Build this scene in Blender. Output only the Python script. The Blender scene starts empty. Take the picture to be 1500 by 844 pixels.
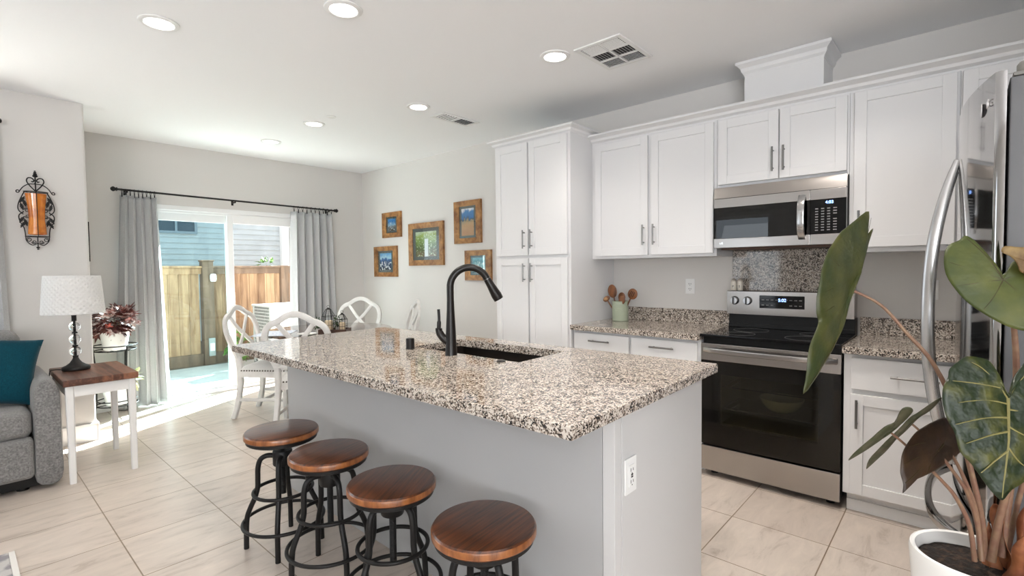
import bpy, bmesh, math, random
from mathutils import Vector, Matrix, noise

# ------------------------------------------------------------------ camera, light, exposure
SC = bpy.context.scene
COL = SC.collection
random.seed(7)
W, D, HC, D2, XL = 3.777, 6.10, 2.6525, 5.123, 0.735     # room planes (m)

cam_d = bpy.data.cameras.new('camera')
cam_d.sensor_fit = 'HORIZONTAL'
cam_d.sensor_width = 36.0
cam_d.lens = 734.0 / 1500.0 * 36.0
cam_d.clip_start = 0.02
cam = bpy.data.objects.new('camera', cam_d)
COL.objects.link(cam)
_a, _p, _q = math.radians(48.2066), math.radians(-2.0952), math.radians(0.6425)
_F = Vector((math.sin(_a) * math.cos(_p), math.cos(_a) * math.cos(_p), math.sin(_p)))
_U0 = Vector((-math.sin(_a) * math.sin(_p), -math.cos(_a) * math.sin(_p), math.cos(_p)))
_R0 = Vector((math.cos(_a), -math.sin(_a), 0))
_R = _R0 * math.cos(_q) - _U0 * math.sin(_q)
_U = _R0 * math.sin(_q) + _U0 * math.cos(_q)
_m = Matrix((_R, _U, -_F)).transposed().to_4x4()
_m.translation = (0, 0, 1.3206)
cam.matrix_world = _m
SC.camera = cam

vs = SC.view_settings
vs.view_transform = 'Standard'
vs.look = 'None'
vs.gamma = 1.0
vs.use_curve_mapping = False
vs.exposure = 0.30

world = bpy.data.worlds.new('sky')
SC.world = world
world.use_nodes = True
_bg = world.node_tree.nodes['Background']
_bg.inputs['Color'].default_value = (0.80, 0.90, 1.0, 1)
_bg.inputs['Strength'].default_value = 1.7

def light(name, kind, loc, direction, energy, color=(1, 1, 1), **kw):
    d = bpy.data.lights.new(name, kind)
    d.energy = energy
    d.color = color
    for k, v in kw.items():
        setattr(d, k, v)
    o = bpy.data.objects.new(name, d)
    COL.objects.link(o)
    o.location = loc
    o.rotation_euler = Vector(direction).to_track_quat('-Z', 'Y').to_euler()
    return o

light('sun', 'SUN', (8, 10, 8), (-0.87, -0.49, -0.74), 78.0, (1.0, 0.98, 0.955), angle=math.radians(0.6))
# daylight in two windows; the large west and rear lamps are added fill
light('window_daylight_west', 'AREA', (-3.40, 3.12, 1.45), (1, 0, 0.6), 6, (0.88, 0.95, 1.0), shape='RECTANGLE', size=0.98, size_y=1.68)
light('added_fill_west', 'AREA', (-3.38, -2.3, 1.45), (1, 0.15, 2.4), 270, (0.97, 0.98, 1.0), shape='RECTANGLE', size=2.58, size_y=1.68)  # added lamp in an unseen opening, tilted up to fill the ceiling
light('added_fill_rear', 'AREA', (-1.2, -4.15, 1.25), (0.15, 1, 2.2), 70, (1.0, 0.98, 0.95), shape='RECTANGLE', size=2.48, size_y=2.2)  # added lamp behind the camera, aimed upward as general fill
light('window_daylight_left', 'AREA', (-0.87, D2 + 0.11, 1.5), (0, -1, 0.6), 12, (0.95, 0.98, 1.0), shape='RECTANGLE', size=1.9, size_y=1.28)

# ------------------------------------------------------------------ materials
MATS = {}

def mat(name, color=(0.8, 0.8, 0.8), rough=0.5, metal=0.0, spec=0.5, bump=None, var=None, emit=None, estr=0.0,
        trans=0.0, coat=0.0, sheen=0.0, ior=1.45, bdist=0.002, stretch=None):
    """Principled material; bump=(scale, strength); var=(scale, other colour, contrast lo, hi)."""
    if name in MATS:
        return MATS[name]
    m = bpy.data.materials.new(name)
    m.use_nodes = True
    nt = m.node_tree
    b = nt.nodes['Principled BSDF']
    b.inputs['Base Color'].default_value = (*color, 1)
    b.inputs['Roughness'].default_value = rough
    b.inputs['Metallic'].default_value = metal
    b.inputs['Specular IOR Level'].default_value = spec
    b.inputs['Transmission Weight'].default_value = trans
    b.inputs['Coat Weight'].default_value = coat
    b.inputs['Coat Roughness'].default_value = 0.08
    b.inputs['Sheen Weight'].default_value = sheen
    b.inputs['IOR'].default_value = ior
    if emit:
        b.inputs['Emission Color'].default_value = (*emit, 1)
        b.inputs['Emission Strength'].default_value = estr
    L = nt.links.new
    vec = None
    if bump or var:
        tc = nt.nodes.new('ShaderNodeTexCoord')
        mp = nt.nodes.new('ShaderNodeMapping')
        if stretch:
            mp.inputs['Scale'].default_value = stretch
        L(tc.outputs['Object'], mp.inputs['Vector'])
        vec = mp.outputs['Vector']
    if bump:
        n = nt.nodes.new('ShaderNodeTexNoise')
        n.inputs['Scale'].default_value = bump[0]
        n.inputs['Detail'].default_value = 3
        L(vec, n.inputs['Vector'])
        bp = nt.nodes.new('ShaderNodeBump')
        bp.inputs['Strength'].default_value = bump[1]
        bp.inputs['Distance'].default_value = bdist
        L(n.outputs['Fac'], bp.inputs['Height'])
        L(bp.outputs['Normal'], b.inputs['Normal'])
    if var:
        n2 = nt.nodes.new('ShaderNodeTexNoise')
        n2.inputs['Scale'].default_value = var[0]
        n2.inputs['Detail'].default_value = 5
        L(vec, n2.inputs['Vector'])
        rp = nt.nodes.new('ShaderNodeValToRGB')
        rp.color_ramp.elements[0].position = var[2]
        rp.color_ramp.elements[0].color = (*color, 1)
        rp.color_ramp.elements[1].position = var[3]
        rp.color_ramp.elements[1].color = (*var[1], 1)
        L(n2.outputs['Fac'], rp.inputs['Fac'])
        L(rp.outputs['Color'], b.inputs['Base Color'])
    MATS[name] = m
    return m

def ramp(nt, stops, interp='LINEAR'):
    r = nt.nodes.new('ShaderNodeValToRGB')
    cr = r.color_ramp
    cr.interpolation = interp
    while len(cr.elements) < len(stops):
        cr.elements.new(0.5)
    for e, (p, c) in zip(cr.elements, stops):
        e.position = p
        e.color = (*c, 1)
    return r

def new_nodes(name):
    m = bpy.data.materials.new(name)
    m.use_nodes = True
    MATS[name] = m
    nt = m.node_tree
    return m, nt, nt.nodes['Principled BSDF'], nt.links.new

def granite():
    m, nt, b, L = new_nodes('granite')
    tc = nt.nodes.new('ShaderNodeTexCoord')
    n = nt.nodes.new('ShaderNodeTexNoise')
    n.inputs['Scale'].default_value = 70
    mx = nt.nodes.new('ShaderNodeMix')
    mx.data_type = 'RGBA'
    mx.inputs['Factor'].default_value = 0.012
    L(tc.outputs['Object'], n.inputs['Vector'])
    L(tc.outputs['Object'], mx.inputs['A'])
    L(n.outputs['Color'], mx.inputs['B'])
    v = nt.nodes.new('ShaderNodeTexVoronoi')
    v.inputs['Scale'].default_value = 210
    L(mx.outputs['Result'], v.inputs['Vector'])
    sep = nt.nodes.new('ShaderNodeSeparateColor')
    L(v.outputs['Color'], sep.inputs['Color'])
    n2 = nt.nodes.new('ShaderNodeTexNoise')
    n2.inputs['Scale'].default_value = 26
    n2.inputs['Detail'].default_value = 3
    L(tc.outputs['Object'], n2.inputs['Vector'])
    ad = nt.nodes.new('ShaderNodeMath')
    ad.operation = 'MULTIPLY_ADD'
    ad.inputs[1].default_value = 0.75
    L(n2.outputs['Fac'], ad.inputs[0])
    L(sep.outputs['Red'], ad.inputs[2])
    r = ramp(nt, [(0.0, (0.016, 0.014, 0.013)), (0.54, (0.10, 0.077, 0.062)), (0.70, (0.22, 0.178, 0.147)),
                  (0.85, (0.40, 0.337, 0.283)), (1.06, (0.60, 0.54, 0.475))], 'CONSTANT')
    mr = nt.nodes.new('ShaderNodeMath')
    mr.operation = 'MULTIPLY'
    mr.inputs[1].default_value = 0.72
    L(ad.outputs[0], mr.inputs[0])
    for e in r.color_ramp.elements:
        e.position = min(1, e.position * 0.72)
    L(mr.outputs[0], r.inputs['Fac'])
    L(r.outputs['Color'], b.inputs['Base Color'])
    b.inputs['Roughness'].default_value = 0.06
    return m

def floor_tile():
    m, nt, b, L = new_nodes('travertine_tile')
    tc = nt.nodes.new('ShaderNodeTexCoord')
    mp = nt.nodes.new('ShaderNodeMapping')
    mp.inputs['Location'].default_value = (-0.515 + 4.4, -2.64 + 8.8, 0)
    L(tc.outputs['Object'], mp.inputs['Vector'])
    br = nt.nodes.new('ShaderNodeTexBrick')
    br.offset = 0.0
    br.squash = 1.0
    br.inputs['Scale'].default_value = 1.0
    br.inputs['Brick Width'].default_value = 0.44
    br.inputs['Row Height'].default_value = 0.44
    br.inputs['Mortar Size'].default_value = 0.0028
    br.inputs['Mortar Smooth'].default_value = 0.1
    br.inputs['Bias'].default_value = 0.0
    br.inputs['Color1'].default_value = (0.53, 0.46, 0.405, 1)
    br.inputs['Color2'].default_value = (0.60, 0.535, 0.48, 1)
    br.inputs['Mortar'].default_value = (0.24, 0.18, 0.125, 1)
    L(mp.outputs['Vector'], br.inputs['Vector'])
    # travertine veining running along each tile
    mp2 = nt.nodes.new('ShaderNodeMapping')
    mp2.inputs['Scale'].default_value = (1.6, 6.0, 1)
    mp2.inputs['Rotation'].default_value = (0, 0, 0.25)
    L(tc.outputs['Object'], mp2.inputs['Vector'])
    n = nt.nodes.new('ShaderNodeTexNoise')
    n.inputs['Scale'].default_value = 2.3
    n.inputs['Detail'].default_value = 9
    n.inputs['Roughness'].default_value = 0.68
    n.inputs['Distortion'].default_value = 0.6
    L(mp2.outputs['Vector'], n.inputs['Vector'])
    r = ramp(nt, [(0.28, (0.66, 0.615, 0.57)), (0.45, (0.95, 0.935, 0.92)), (0.7, (1.10, 1.08, 1.05))])
    L(n.outputs['Fac'], r.inputs['Fac'])
    mu = nt.nodes.new('ShaderNodeMix')
    mu.data_type = 'RGBA'
    mu.blend_type = 'MULTIPLY'
    mu.inputs['Factor'].default_value = 1.0
    L(br.outputs['Color'], mu.inputs['A'])
    L(r.outputs['Color'], mu.inputs['B'])
    L(mu.outputs['Result'], b.inputs['Base Color'])
    b.inputs['Roughness'].default_value = 0.30
    b.inputs['Specular IOR Level'].default_value = 0.5
    bp = nt.nodes.new('ShaderNodeBump')
    bp.inputs['Strength'].default_value = 0.35
    bp.inputs['Distance'].default_value = 0.002
    bp.invert = True
    L(br.outputs['Fac'], bp.inputs['Height'])
    bp2 = nt.nodes.new('ShaderNodeBump')
    bp2.inputs['Strength'].default_value = 0.12
    bp2.inputs['Distance'].default_value = 0.004
    L(n.outputs['Fac'], bp2.inputs['Height'])
    L(bp.outputs['Normal'], bp2.inputs['Normal'])
    L(bp2.outputs['Normal'], b.inputs['Normal'])
    return m

def wood(name, c1, c2, rough=0.35, scale=(2, 30, 30), coat=0.0, plank=None, bump=0.15):
    """Grain stretched along the local axis whose scale is smallest; plank=(axis, width) gives glued strips."""
    m, nt, b, L = new_nodes(name)
    tc = nt.nodes.new('ShaderNodeTexCoord')
    mp = nt.nodes.new('ShaderNodeMapping')
    mp.inputs['Scale'].default_value = scale
    L(tc.outputs['Object'], mp.inputs['Vector'])
    n = nt.nodes.new('ShaderNodeTexNoise')
    n.inputs['Scale'].default_value = 1.0
    n.inputs['Detail'].default_value = 8
    n.inputs['Roughness'].default_value = 0.62
    n.inputs['Distortion'].default_value = 0.35
    L(mp.outputs['Vector'], n.inputs['Vector'])
    fac = n.outputs['Fac']
    if plank:
        sx = nt.nodes.new('ShaderNodeSeparateXYZ')
        L(tc.outputs['Object'], sx.inputs[0])
        dv = nt.nodes.new('ShaderNodeMath')
        dv.operation = 'DIVIDE'
        dv.inputs[1].default_value = plank[1]
        L(sx.outputs[plank[0]], dv.inputs[0])
        fl = nt.nodes.new('ShaderNodeMath')
        fl.operation = 'FLOOR'
        L(dv.outputs[0], fl.inputs[0])
        wn = nt.nodes.new('ShaderNodeTexWhiteNoise')
        wn.noise_dimensions = '1D'
        L(fl.outputs[0], wn.inputs['W'])
        mm = nt.nodes.new('ShaderNodeMath')
        mm.operation = 'MULTIPLY_ADD'
        mm.inputs[1].default_value = 0.36
        L(wn.outputs['Value'], mm.inputs[0])
        ms = nt.nodes.new('ShaderNodeMath')
        ms.operation = 'MULTIPLY_ADD'
        ms.inputs[1].default_value = 1.0
        ms.inputs[2].default_value = -0.18
        L(n.outputs['Fac'], ms.inputs[0])
        L(ms.outputs[0], mm.inputs[2])
        fac = mm.outputs[0]
    mid = tuple((a + c) / 2 for a, c in zip(c1, c2))
    r = ramp(nt, [(0.32, c1), (0.5, mid), (0.68, c2)])
    L(fac, r.inputs['Fac'])
    L(r.outputs['Color'], b.inputs['Base Color'])
    b.inputs['Roughness'].default_value = rough
    b.inputs['Coat Weight'].default_value = coat
    b.inputs['Coat Roughness'].default_value = 0.12
    bp = nt.nodes.new('ShaderNodeBump')
    bp.inputs['Strength'].default_value = bump
    bp.inputs['Distance'].default_value = 0.002
    L(n.outputs['Fac'], bp.inputs['Height'])
    L(bp.outputs['Normal'], b.inputs['Normal'])
    return m

def brushed(name, color, rough, scale):
    m, nt, b, L = new_nodes(name)
    tc = nt.nodes.new('ShaderNodeTexCoord')
    mp = nt.nodes.new('ShaderNodeMapping')
    mp.inputs['Scale'].default_value = scale
    L(tc.outputs['Object'], mp.inputs['Vector'])
    n = nt.nodes.new('ShaderNodeTexNoise')
    n.inputs['Scale'].default_value = 1.0
    n.inputs['Detail'].default_value = 4
    L(mp.outputs['Vector'], n.inputs['Vector'])
    mr = nt.nodes.new('ShaderNodeMapRange')
    mr.inputs['To Min'].default_value = rough * 0.8
    mr.inputs['To Max'].default_value = rough * 1.25
    L(n.outputs['Fac'], mr.inputs['Value'])
    L(mr.outputs['Result'], b.inputs['Roughness'])
    b.inputs['Base Color'].default_value = (*color, 1)
    b.inputs['Metallic'].default_value = 1.0
    b.inputs['Anisotropic'].default_value = 0.5
    return m

def glass(name, tint=(1, 1, 1), gloss=1.0, rough=0.0, ior=1.45):
    """Thin window glass: see-through with a Fresnel reflection."""
    m = bpy.data.materials.new(name)
    m.use_nodes = True
    MATS[name] = m
    nt = m.node_tree
    L = nt.links.new
    nt.nodes.remove(nt.nodes['Principled BSDF'])
    out = nt.nodes['Material Output']
    t = nt.nodes.new('ShaderNodeBsdfTransparent')
    t.inputs['Color'].default_value = (*tint, 1)
    g = nt.nodes.new('ShaderNodeBsdfGlossy')
    g.inputs['Roughness'].default_value = rough
    f = nt.nodes.new('ShaderNodeFresnel')
    ge = nt.nodes.new('ShaderNodeNewGeometry')
    mi = nt.nodes.new('ShaderNodeMix')
    L(ge.outputs['Backfacing'], mi.inputs['Factor'])
    mi.inputs['A'].default_value = ior
    mi.inputs['B'].default_value = 1.0 / ior
    L(mi.outputs['Result'], f.inputs['IOR'])
    mu = nt.nodes.new('ShaderNodeMath')
    mu.operation = 'MULTIPLY'
    mu.inputs[1].default_value = gloss
    L(f.outputs[0], mu.inputs[0])
    mx = nt.nodes.new('ShaderNodeMixShader')
    L(mu.outputs[0], mx.inputs['Fac'])
    L(t.outputs[0], mx.inputs[1])
    L(g.outputs[0], mx.inputs[2])
    L(mx.outputs[0], out.inputs['Surface'])
    return m

def weave(name, c1, c2, scale=420, rough=0.95, strength=0.5, sheen=0.2):
    m, nt, b, L = new_nodes(name)
    tc = nt.nodes.new('ShaderNodeTexCoord')
    outs = []
    for sc_ in ((scale, scale * 0.12, scale), (scale * 0.12, scale, scale * 0.12)):
        mp = nt.nodes.new('ShaderNodeMapping')
        mp.inputs['Scale'].default_value = sc_
        L(tc.outputs['Object'], mp.inputs['Vector'])
        n = nt.nodes.new('ShaderNodeTexNoise')
        n.inputs['Scale'].default_value = 1.0
        n.inputs['Detail'].default_value = 2
        L(mp.outputs['Vector'], n.inputs['Vector'])
        outs.append(n.outputs['Fac'])
    ad = nt.nodes.new('ShaderNodeMath')
    ad.operation = 'MULTIPLY_ADD'
    ad.inputs[1].default_value = 0.5
    hf = nt.nodes.new('ShaderNodeMath')
    hf.operation = 'MULTIPLY'
    hf.inputs[1].default_value = 0.5
    L(outs[0], hf.inputs[0])
    L(outs[1], ad.inputs[0])
    L(hf.outputs[0], ad.inputs[2])
    r = ramp(nt, [(0.36, c1), (0.64, c2)])
    L(ad.outputs[0], r.inputs['Fac'])
    L(r.outputs['Color'], b.inputs['Base Color'])
    b.inputs['Roughness'].default_value = rough
    b.inputs['Sheen Weight'].default_value = sheen
    b.inputs['Specular IOR Level'].default_value = 0.2
    bp = nt.nodes.new('ShaderNodeBump')
    bp.inputs['Strength'].default_value = strength
    bp.inputs['Distance'].default_value = 0.001
    L(ad.outputs[0], bp.inputs['Height'])
    L(bp.outputs['Normal'], b.inputs['Normal'])
    return m

def picture_print(name, bands, speck=None):
    """A printed landscape: bands = [(height, colour)...] blended upwards with noise; local z spans 0..1 (Generated)."""
    m, nt, b, L = new_nodes(name)
    tc = nt.nodes.new('ShaderNodeTexCoord')
    sx = nt.nodes.new('ShaderNodeSeparateXYZ')
    L(tc.outputs['Generated'], sx.inputs[0])
    n = nt.nodes.new('ShaderNodeTexNoise')
    n.inputs['Scale'].default_value = 5
    n.inputs['Detail'].default_value = 6
    L(tc.outputs['Generated'], n.inputs['Vector'])
    ad = nt.nodes.new('ShaderNodeMath')
    ad.operation = 'MULTIPLY_ADD'
    ad.inputs[1].default_value = 0.45
    L(n.outputs['Fac'], ad.inputs[0])
    sb = nt.nodes.new('ShaderNodeMath')
    sb.operation = 'SUBTRACT'
    sb.inputs[1].default_value = 0.225
    L(sx.outputs['Z'], sb.inputs[0])
    L(sb.outputs[0], ad.inputs[2])
    r = ramp(nt, bands)
    L(ad.outputs[0], r.inputs['Fac'])
    col = r.outputs['Color']
    if speck:
        n2 = nt.nodes.new('ShaderNodeTexNoise')
        n2.inputs['Scale'].default_value = speck[0]
        n2.inputs['Detail'].default_value = 4
        L(tc.outputs['Generated'], n2.inputs['Vector'])
        gt = nt.nodes.new('ShaderNodeMapRange')
        gt.inputs['From Min'].default_value = speck[1]
        gt.inputs['From Max'].default_value = speck[1] + 0.06
        L(n2.outputs['Fac'], gt.inputs['Value'])
        lt = nt.nodes.new('ShaderNodeMapRange')
        lt.inputs['From Min'].default_value = speck[3]
        lt.inputs['From Max'].default_value = speck[3] - 0.1
        L(sx.outputs['Z'], lt.inputs['Value'])
        mu = nt.nodes.new('ShaderNodeMath')
        mu.operation = 'MULTIPLY'
        L(gt.outputs[0], mu.inputs[0])
        L(lt.outputs[0], mu.inputs[1])
        mx = nt.nodes.new('ShaderNodeMix')
        mx.data_type = 'RGBA'
        L(mu.outputs[0], mx.inputs['Factor'])
        L(col, mx.inputs['A'])
        mx.inputs['B'].default_value = (*speck[2], 1)
        col = mx.outputs['Result']
    L(col, b.inputs['Base Color'])
    b.inputs['Roughness'].default_value = 0.25
    b.inputs['Coat Weight'].default_value = 0.6
    return m

def siding(name, color):
    m, nt, b, L = new_nodes(name)
    tc = nt.nodes.new('ShaderNodeTexCoord')
    n = nt.nodes.new('ShaderNodeTexNoise')
    n.inputs['Scale'].default_value = 3
    L(tc.outputs['Object'], n.inputs['Vector'])
    r = ramp(nt, [(0.3, tuple(c * 0.9 for c in color)), (0.7, tuple(min(1, c * 1.08) for c in color))])
    L(n.outputs['Fac'], r.inputs['Fac'])
    L(r.outputs['Color'], b.inputs['Base Color'])
    b.inputs['Roughness'].default_value = 0.7
    return m

GRANITE = granite()
TILE = floor_tile()
WALL = mat('wall_paint', (0.70, 0.68, 0.655), 0.85, bump=(160, 0.10))
CEIL = mat('ceiling_paint', (0.92, 0.925, 0.935), 0.9, bump=(110, 0.12))
CAB = mat('cabinet_white', (0.755, 0.755, 0.76), 0.38)
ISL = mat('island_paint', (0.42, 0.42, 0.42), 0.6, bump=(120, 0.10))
ISLE = mat('island_end_grey', (0.60, 0.595, 0.59), 0.55, bump=(120, 0.06))  # paler grey than the island body, on end panel and corner post
TRIMW = mat('trim_white', (0.84, 0.84, 0.83), 0.4)
VINYL = mat('door_vinyl', (0.86, 0.87, 0.87), 0.35)
NICKEL = brushed('brushed_nickel', (0.22, 0.215, 0.21), 0.30, (300, 300, 8))
STEEL = brushed('stainless_steel', (0.43, 0.405, 0.385), 0.22, (300, 4, 300))
SATIN = brushed('satin_steel', (0.52, 0.515, 0.51), 0.20, (200, 200, 4))
STEELM = brushed('polished_stainless', (0.42, 0.41, 0.405), 0.07, (6, 300, 300))
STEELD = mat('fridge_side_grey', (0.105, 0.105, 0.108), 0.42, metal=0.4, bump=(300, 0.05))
BLKGLASS = mat('black_glass', (0.004, 0.004, 0.0045), 0.05, spec=0.35)
BLKPLASTIC = mat('black_plastic', (0.006, 0.006, 0.006), 0.35, spec=0.35)
BLKIRON = mat('black_iron', (0.010, 0.009, 0.0085), 0.42, spec=0.35, bump=(200, 0.08))
BRONZE = mat('oil_rubbed_bronze', (0.008, 0.006, 0.005), 0.30, spec=0.4)
SINKM = mat('sink_composite', (0.022, 0.017, 0.014), 0.28, bump=(400, 0.05))
PLASTW = mat('white_plastic', (0.85, 0.85, 0.84), 0.3)
DARKSLOT = mat('slot_dark', (0.02, 0.02, 0.02), 0.6)
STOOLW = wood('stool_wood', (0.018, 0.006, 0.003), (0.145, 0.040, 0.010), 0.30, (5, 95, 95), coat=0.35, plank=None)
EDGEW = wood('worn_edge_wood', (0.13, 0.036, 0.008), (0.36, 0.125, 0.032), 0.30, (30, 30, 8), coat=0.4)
TABLEW = wood('acacia_top', (0.075, 0.026, 0.014), (0.25, 0.105, 0.055), 0.38, (40, 3, 40), coat=0.15, plank=(0, 0.055))
DINEW = wood('dining_top_wood', (0.06, 0.035, 0.022), (0.16, 0.095, 0.06), 0.16, (3, 30, 30), coat=0.5, plank=(1, 0.12))
FRAMEW = wood('frame_wood', (0.17, 0.065, 0.018), (0.50, 0.255, 0.085), 0.42, (14, 14, 14), coat=0.1)
FENCEW = wood('fence_wood', (0.165, 0.085, 0.042), (0.40, 0.25, 0.14), 0.85, (14, 14, 1.6), plank=(0, 0.1385))
POSTW = wood('fence_post_wood', (0.09, 0.055, 0.035), (0.20, 0.13, 0.085), 0.85, (14, 14, 1.6))
TRAYW = wood('tray_wood', (0.035, 0.014, 0.009), (0.11, 0.05, 0.028), 0.4, (3, 30, 30))
SPOONW = wood('olive_wood', (0.055, 0.018, 0.006), (0.26, 0.10, 0.035), 0.4, (30, 30, 5))
SPOONL = wood('pale_spoon_wood', (0.30, 0.15, 0.06), (0.52, 0.31, 0.15), 0.45, (30, 30, 5))
CHAIRW = mat('chair_white_paint', (0.72, 0.71, 0.69), 0.5, var=(9, (0.60, 0.585, 0.56), 0.45, 0.75))
LEGW = mat('table_leg_paint', (0.78, 0.77, 0.75), 0.45)
LINEN = weave('chair_linen', (0.55, 0.54, 0.52), (0.70, 0.69, 0.67), 1000)
SOFAF = weave('sofa_tweed', (0.11, 0.107, 0.105), (0.31, 0.303, 0.295), 900, strength=0.8)
TEAL = weave('teal_linen', (0.0, 0.030, 0.048), (0.002, 0.062, 0.092), 900, sheen=0.1)
CURT = weave('curtain_linen', (0.38, 0.385, 0.39), (0.56, 0.565, 0.575), 800, sheen=0.3)
NAIL = mat('nailhead_bronze', (0.10, 0.085, 0.07), 0.35, metal=0.9)
SHADE = mat('lamp_shade_linen', (0.70, 0.695, 0.68), 0.8, bump=(300, 0.1))
CRYSTAL = mat('crystal', (1, 1, 1), 0.0, trans=1.0, ior=1.5)
AMBER = mat('amber_glass', (0.62, 0.20, 0.02), 0.12, var=(9, (0.28, 0.035, 0.004), 0.42, 0.66), coat=0.8, bump=(60, 0.5), emit=(0.55, 0.17, 0.01), estr=0.05)
GLASS = glass('window_glass', (0.97, 0.985, 0.98))
GLASST = glass('tinted_window_glass', (0.76, 0.90, 0.92))
OVENG = glass('oven_glass', (0.55, 0.52, 0.44), 1.0, 0.02, 1.45)
MICROG = glass('microwave_glass', (0.35, 0.35, 0.35), 1.0, 0.0, 1.6)
LENS = mat('downlight_lens', (0.9, 0.9, 0.9), 0.5, emit=(1.0, 0.96, 0.90), estr=5.0)
DISPLAY = mat('display_digits', (0.1, 0.2, 0.6), 0.5, emit=(0.25, 0.45, 1.0), estr=5.0)
PANELTXT = mat('panel_print', (0.22, 0.22, 0.22), 0.5)
POTW = mat('white_ceramic', (0.80, 0.79, 0.76), 0.22)
SOIL = mat('soil', (0.012, 0.008, 0.006), 0.95, var=(60, (0.07, 0.04, 0.025), 0.5, 0.72), bump=(80, 1.0), bdist=0.01)
LEAFB = mat('leaf_underside', (0.035, 0.050, 0.007), 0.45, var=(14, (0.085, 0.092, 0.014), 0.35, 0.7), bump=(22, 0.6), bdist=0.006)
LEAFA = mat('leaf_folded', (0.022, 0.033, 0.006), 0.42, var=(16, (0.062, 0.062, 0.012), 0.35, 0.7), bump=(26, 0.6), bdist=0.006)
LEAFC = mat('leaf_dark_velvet', (0.008, 0.018, 0.004), 0.36, var=(24, (0.085, 0.085, 0.016), 0.48, 0.74), bump=(24, 0.9), bdist=0.010)
LEAFD = mat('leaf_bronze', (0.022, 0.010, 0.004), 0.42, var=(18, (0.055, 0.027, 0.010), 0.4, 0.7), bump=(26, 0.5), bdist=0.006)
LEAFE = mat('leaf_olive', (0.045, 0.050, 0.022), 0.45, var=(30, (0.11, 0.10, 0.06), 0.4, 0.7))
LEAFG = mat('leaf_dry', (0.11, 0.06, 0.018), 0.6, var=(30, (0.24, 0.16, 0.06), 0.4, 0.7), bump=(40, 0.6), bdist=0.006)
VEINM = mat('leaf_vein_pale', (0.20, 0.175, 0.06), 0.45)
VEIND = mat('leaf_vein_dark', (0.045, 0.035, 0.008), 0.5)
STEMM = mat('petiole', (0.20, 0.10, 0.065), 0.45, var=(40, (0.25, 0.155, 0.09), 0.4, 0.7))
SHEATH = mat('dry_sheath', (0.16, 0.042, 0.013), 0.6, var=(25, (0.34, 0.13, 0.05), 0.4, 0.7), bump=(40, 0.7), bdist=0.004)
SAGE = mat('sage_glaze', (0.36, 0.41, 0.31), 0.3, bump=(60, 0.1))
CONCRETE = mat('patio_concrete', (0.50, 0.49, 0.46), 0.85, var=(4, (0.42, 0.41, 0.38), 0.4, 0.7), bump=(60, 0.2))
DIRT = mat('yard_dirt', (0.16, 0.12, 0.085), 0.95, bump=(30, 0.6), bdist=0.02)
BLUESIDE = siding('blue_siding', (0.40, 0.44, 0.46))
GREYSIDE = siding('grey_siding', (0.34, 0.34, 0.33))
ACM = mat('ac_grey_metal', (0.36, 0.38, 0.36), 0.5, metal=0.2)
ACD = mat('ac_grille_dark', (0.06, 0.065, 0.06), 0.6)
GREEN = mat('leaf_green', (0.06, 0.16, 0.02), 0.5, var=(30, (0.16, 0.30, 0.05), 0.4, 0.7))
GREEND = mat('leaf_green_deep', (0.02, 0.05, 0.012), 0.5, var=(30, (0.06, 0.11, 0.03), 0.4, 0.7))
REDLEAF = mat('coleus_maroon', (0.05, 0.012, 0.012), 0.45, var=(30, (0.17, 0.05, 0.035), 0.4, 0.7))
REDBRIGHT = mat('coleus_red', (0.45, 0.05, 0.025), 0.45)
PALELEAF = mat('coleus_pale', (0.55, 0.45, 0.42), 0.5, var=(30, (0.30, 0.12, 0.10), 0.45, 0.6))
CANDLE = mat('candle_wax', (0.72, 0.58, 0.40), 0.5, sheen=0.0)
RUGM = mat('rug_pile', (0.46, 0.44, 0.43), 0.95, var=(14, (0.24, 0.23, 0.24), 0.45, 0.6), bump=(200, 0.6))
RUGE = mat('rug_binding', (0.66, 0.64, 0.61), 0.9)
MATB = mat('picture_mat', (0.10, 0.115, 0.11), 0.7)
EMBLEM = mat('emblem_silver', (0.75, 0.75, 0.76), 0.35, metal=0.3)
CHROME = mat('chrome', (0.8, 0.8, 0.8), 0.08, metal=1.0)
BRNUNDER = mat('hood_underside', (0.10, 0.055, 0.035), 0.5)
CLOTH = mat('placemat_cloth', (0.62, 0.66, 0.72), 0.8, var=(45, (0.40, 0.46, 0.60), 0.5, 0.6))

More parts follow.
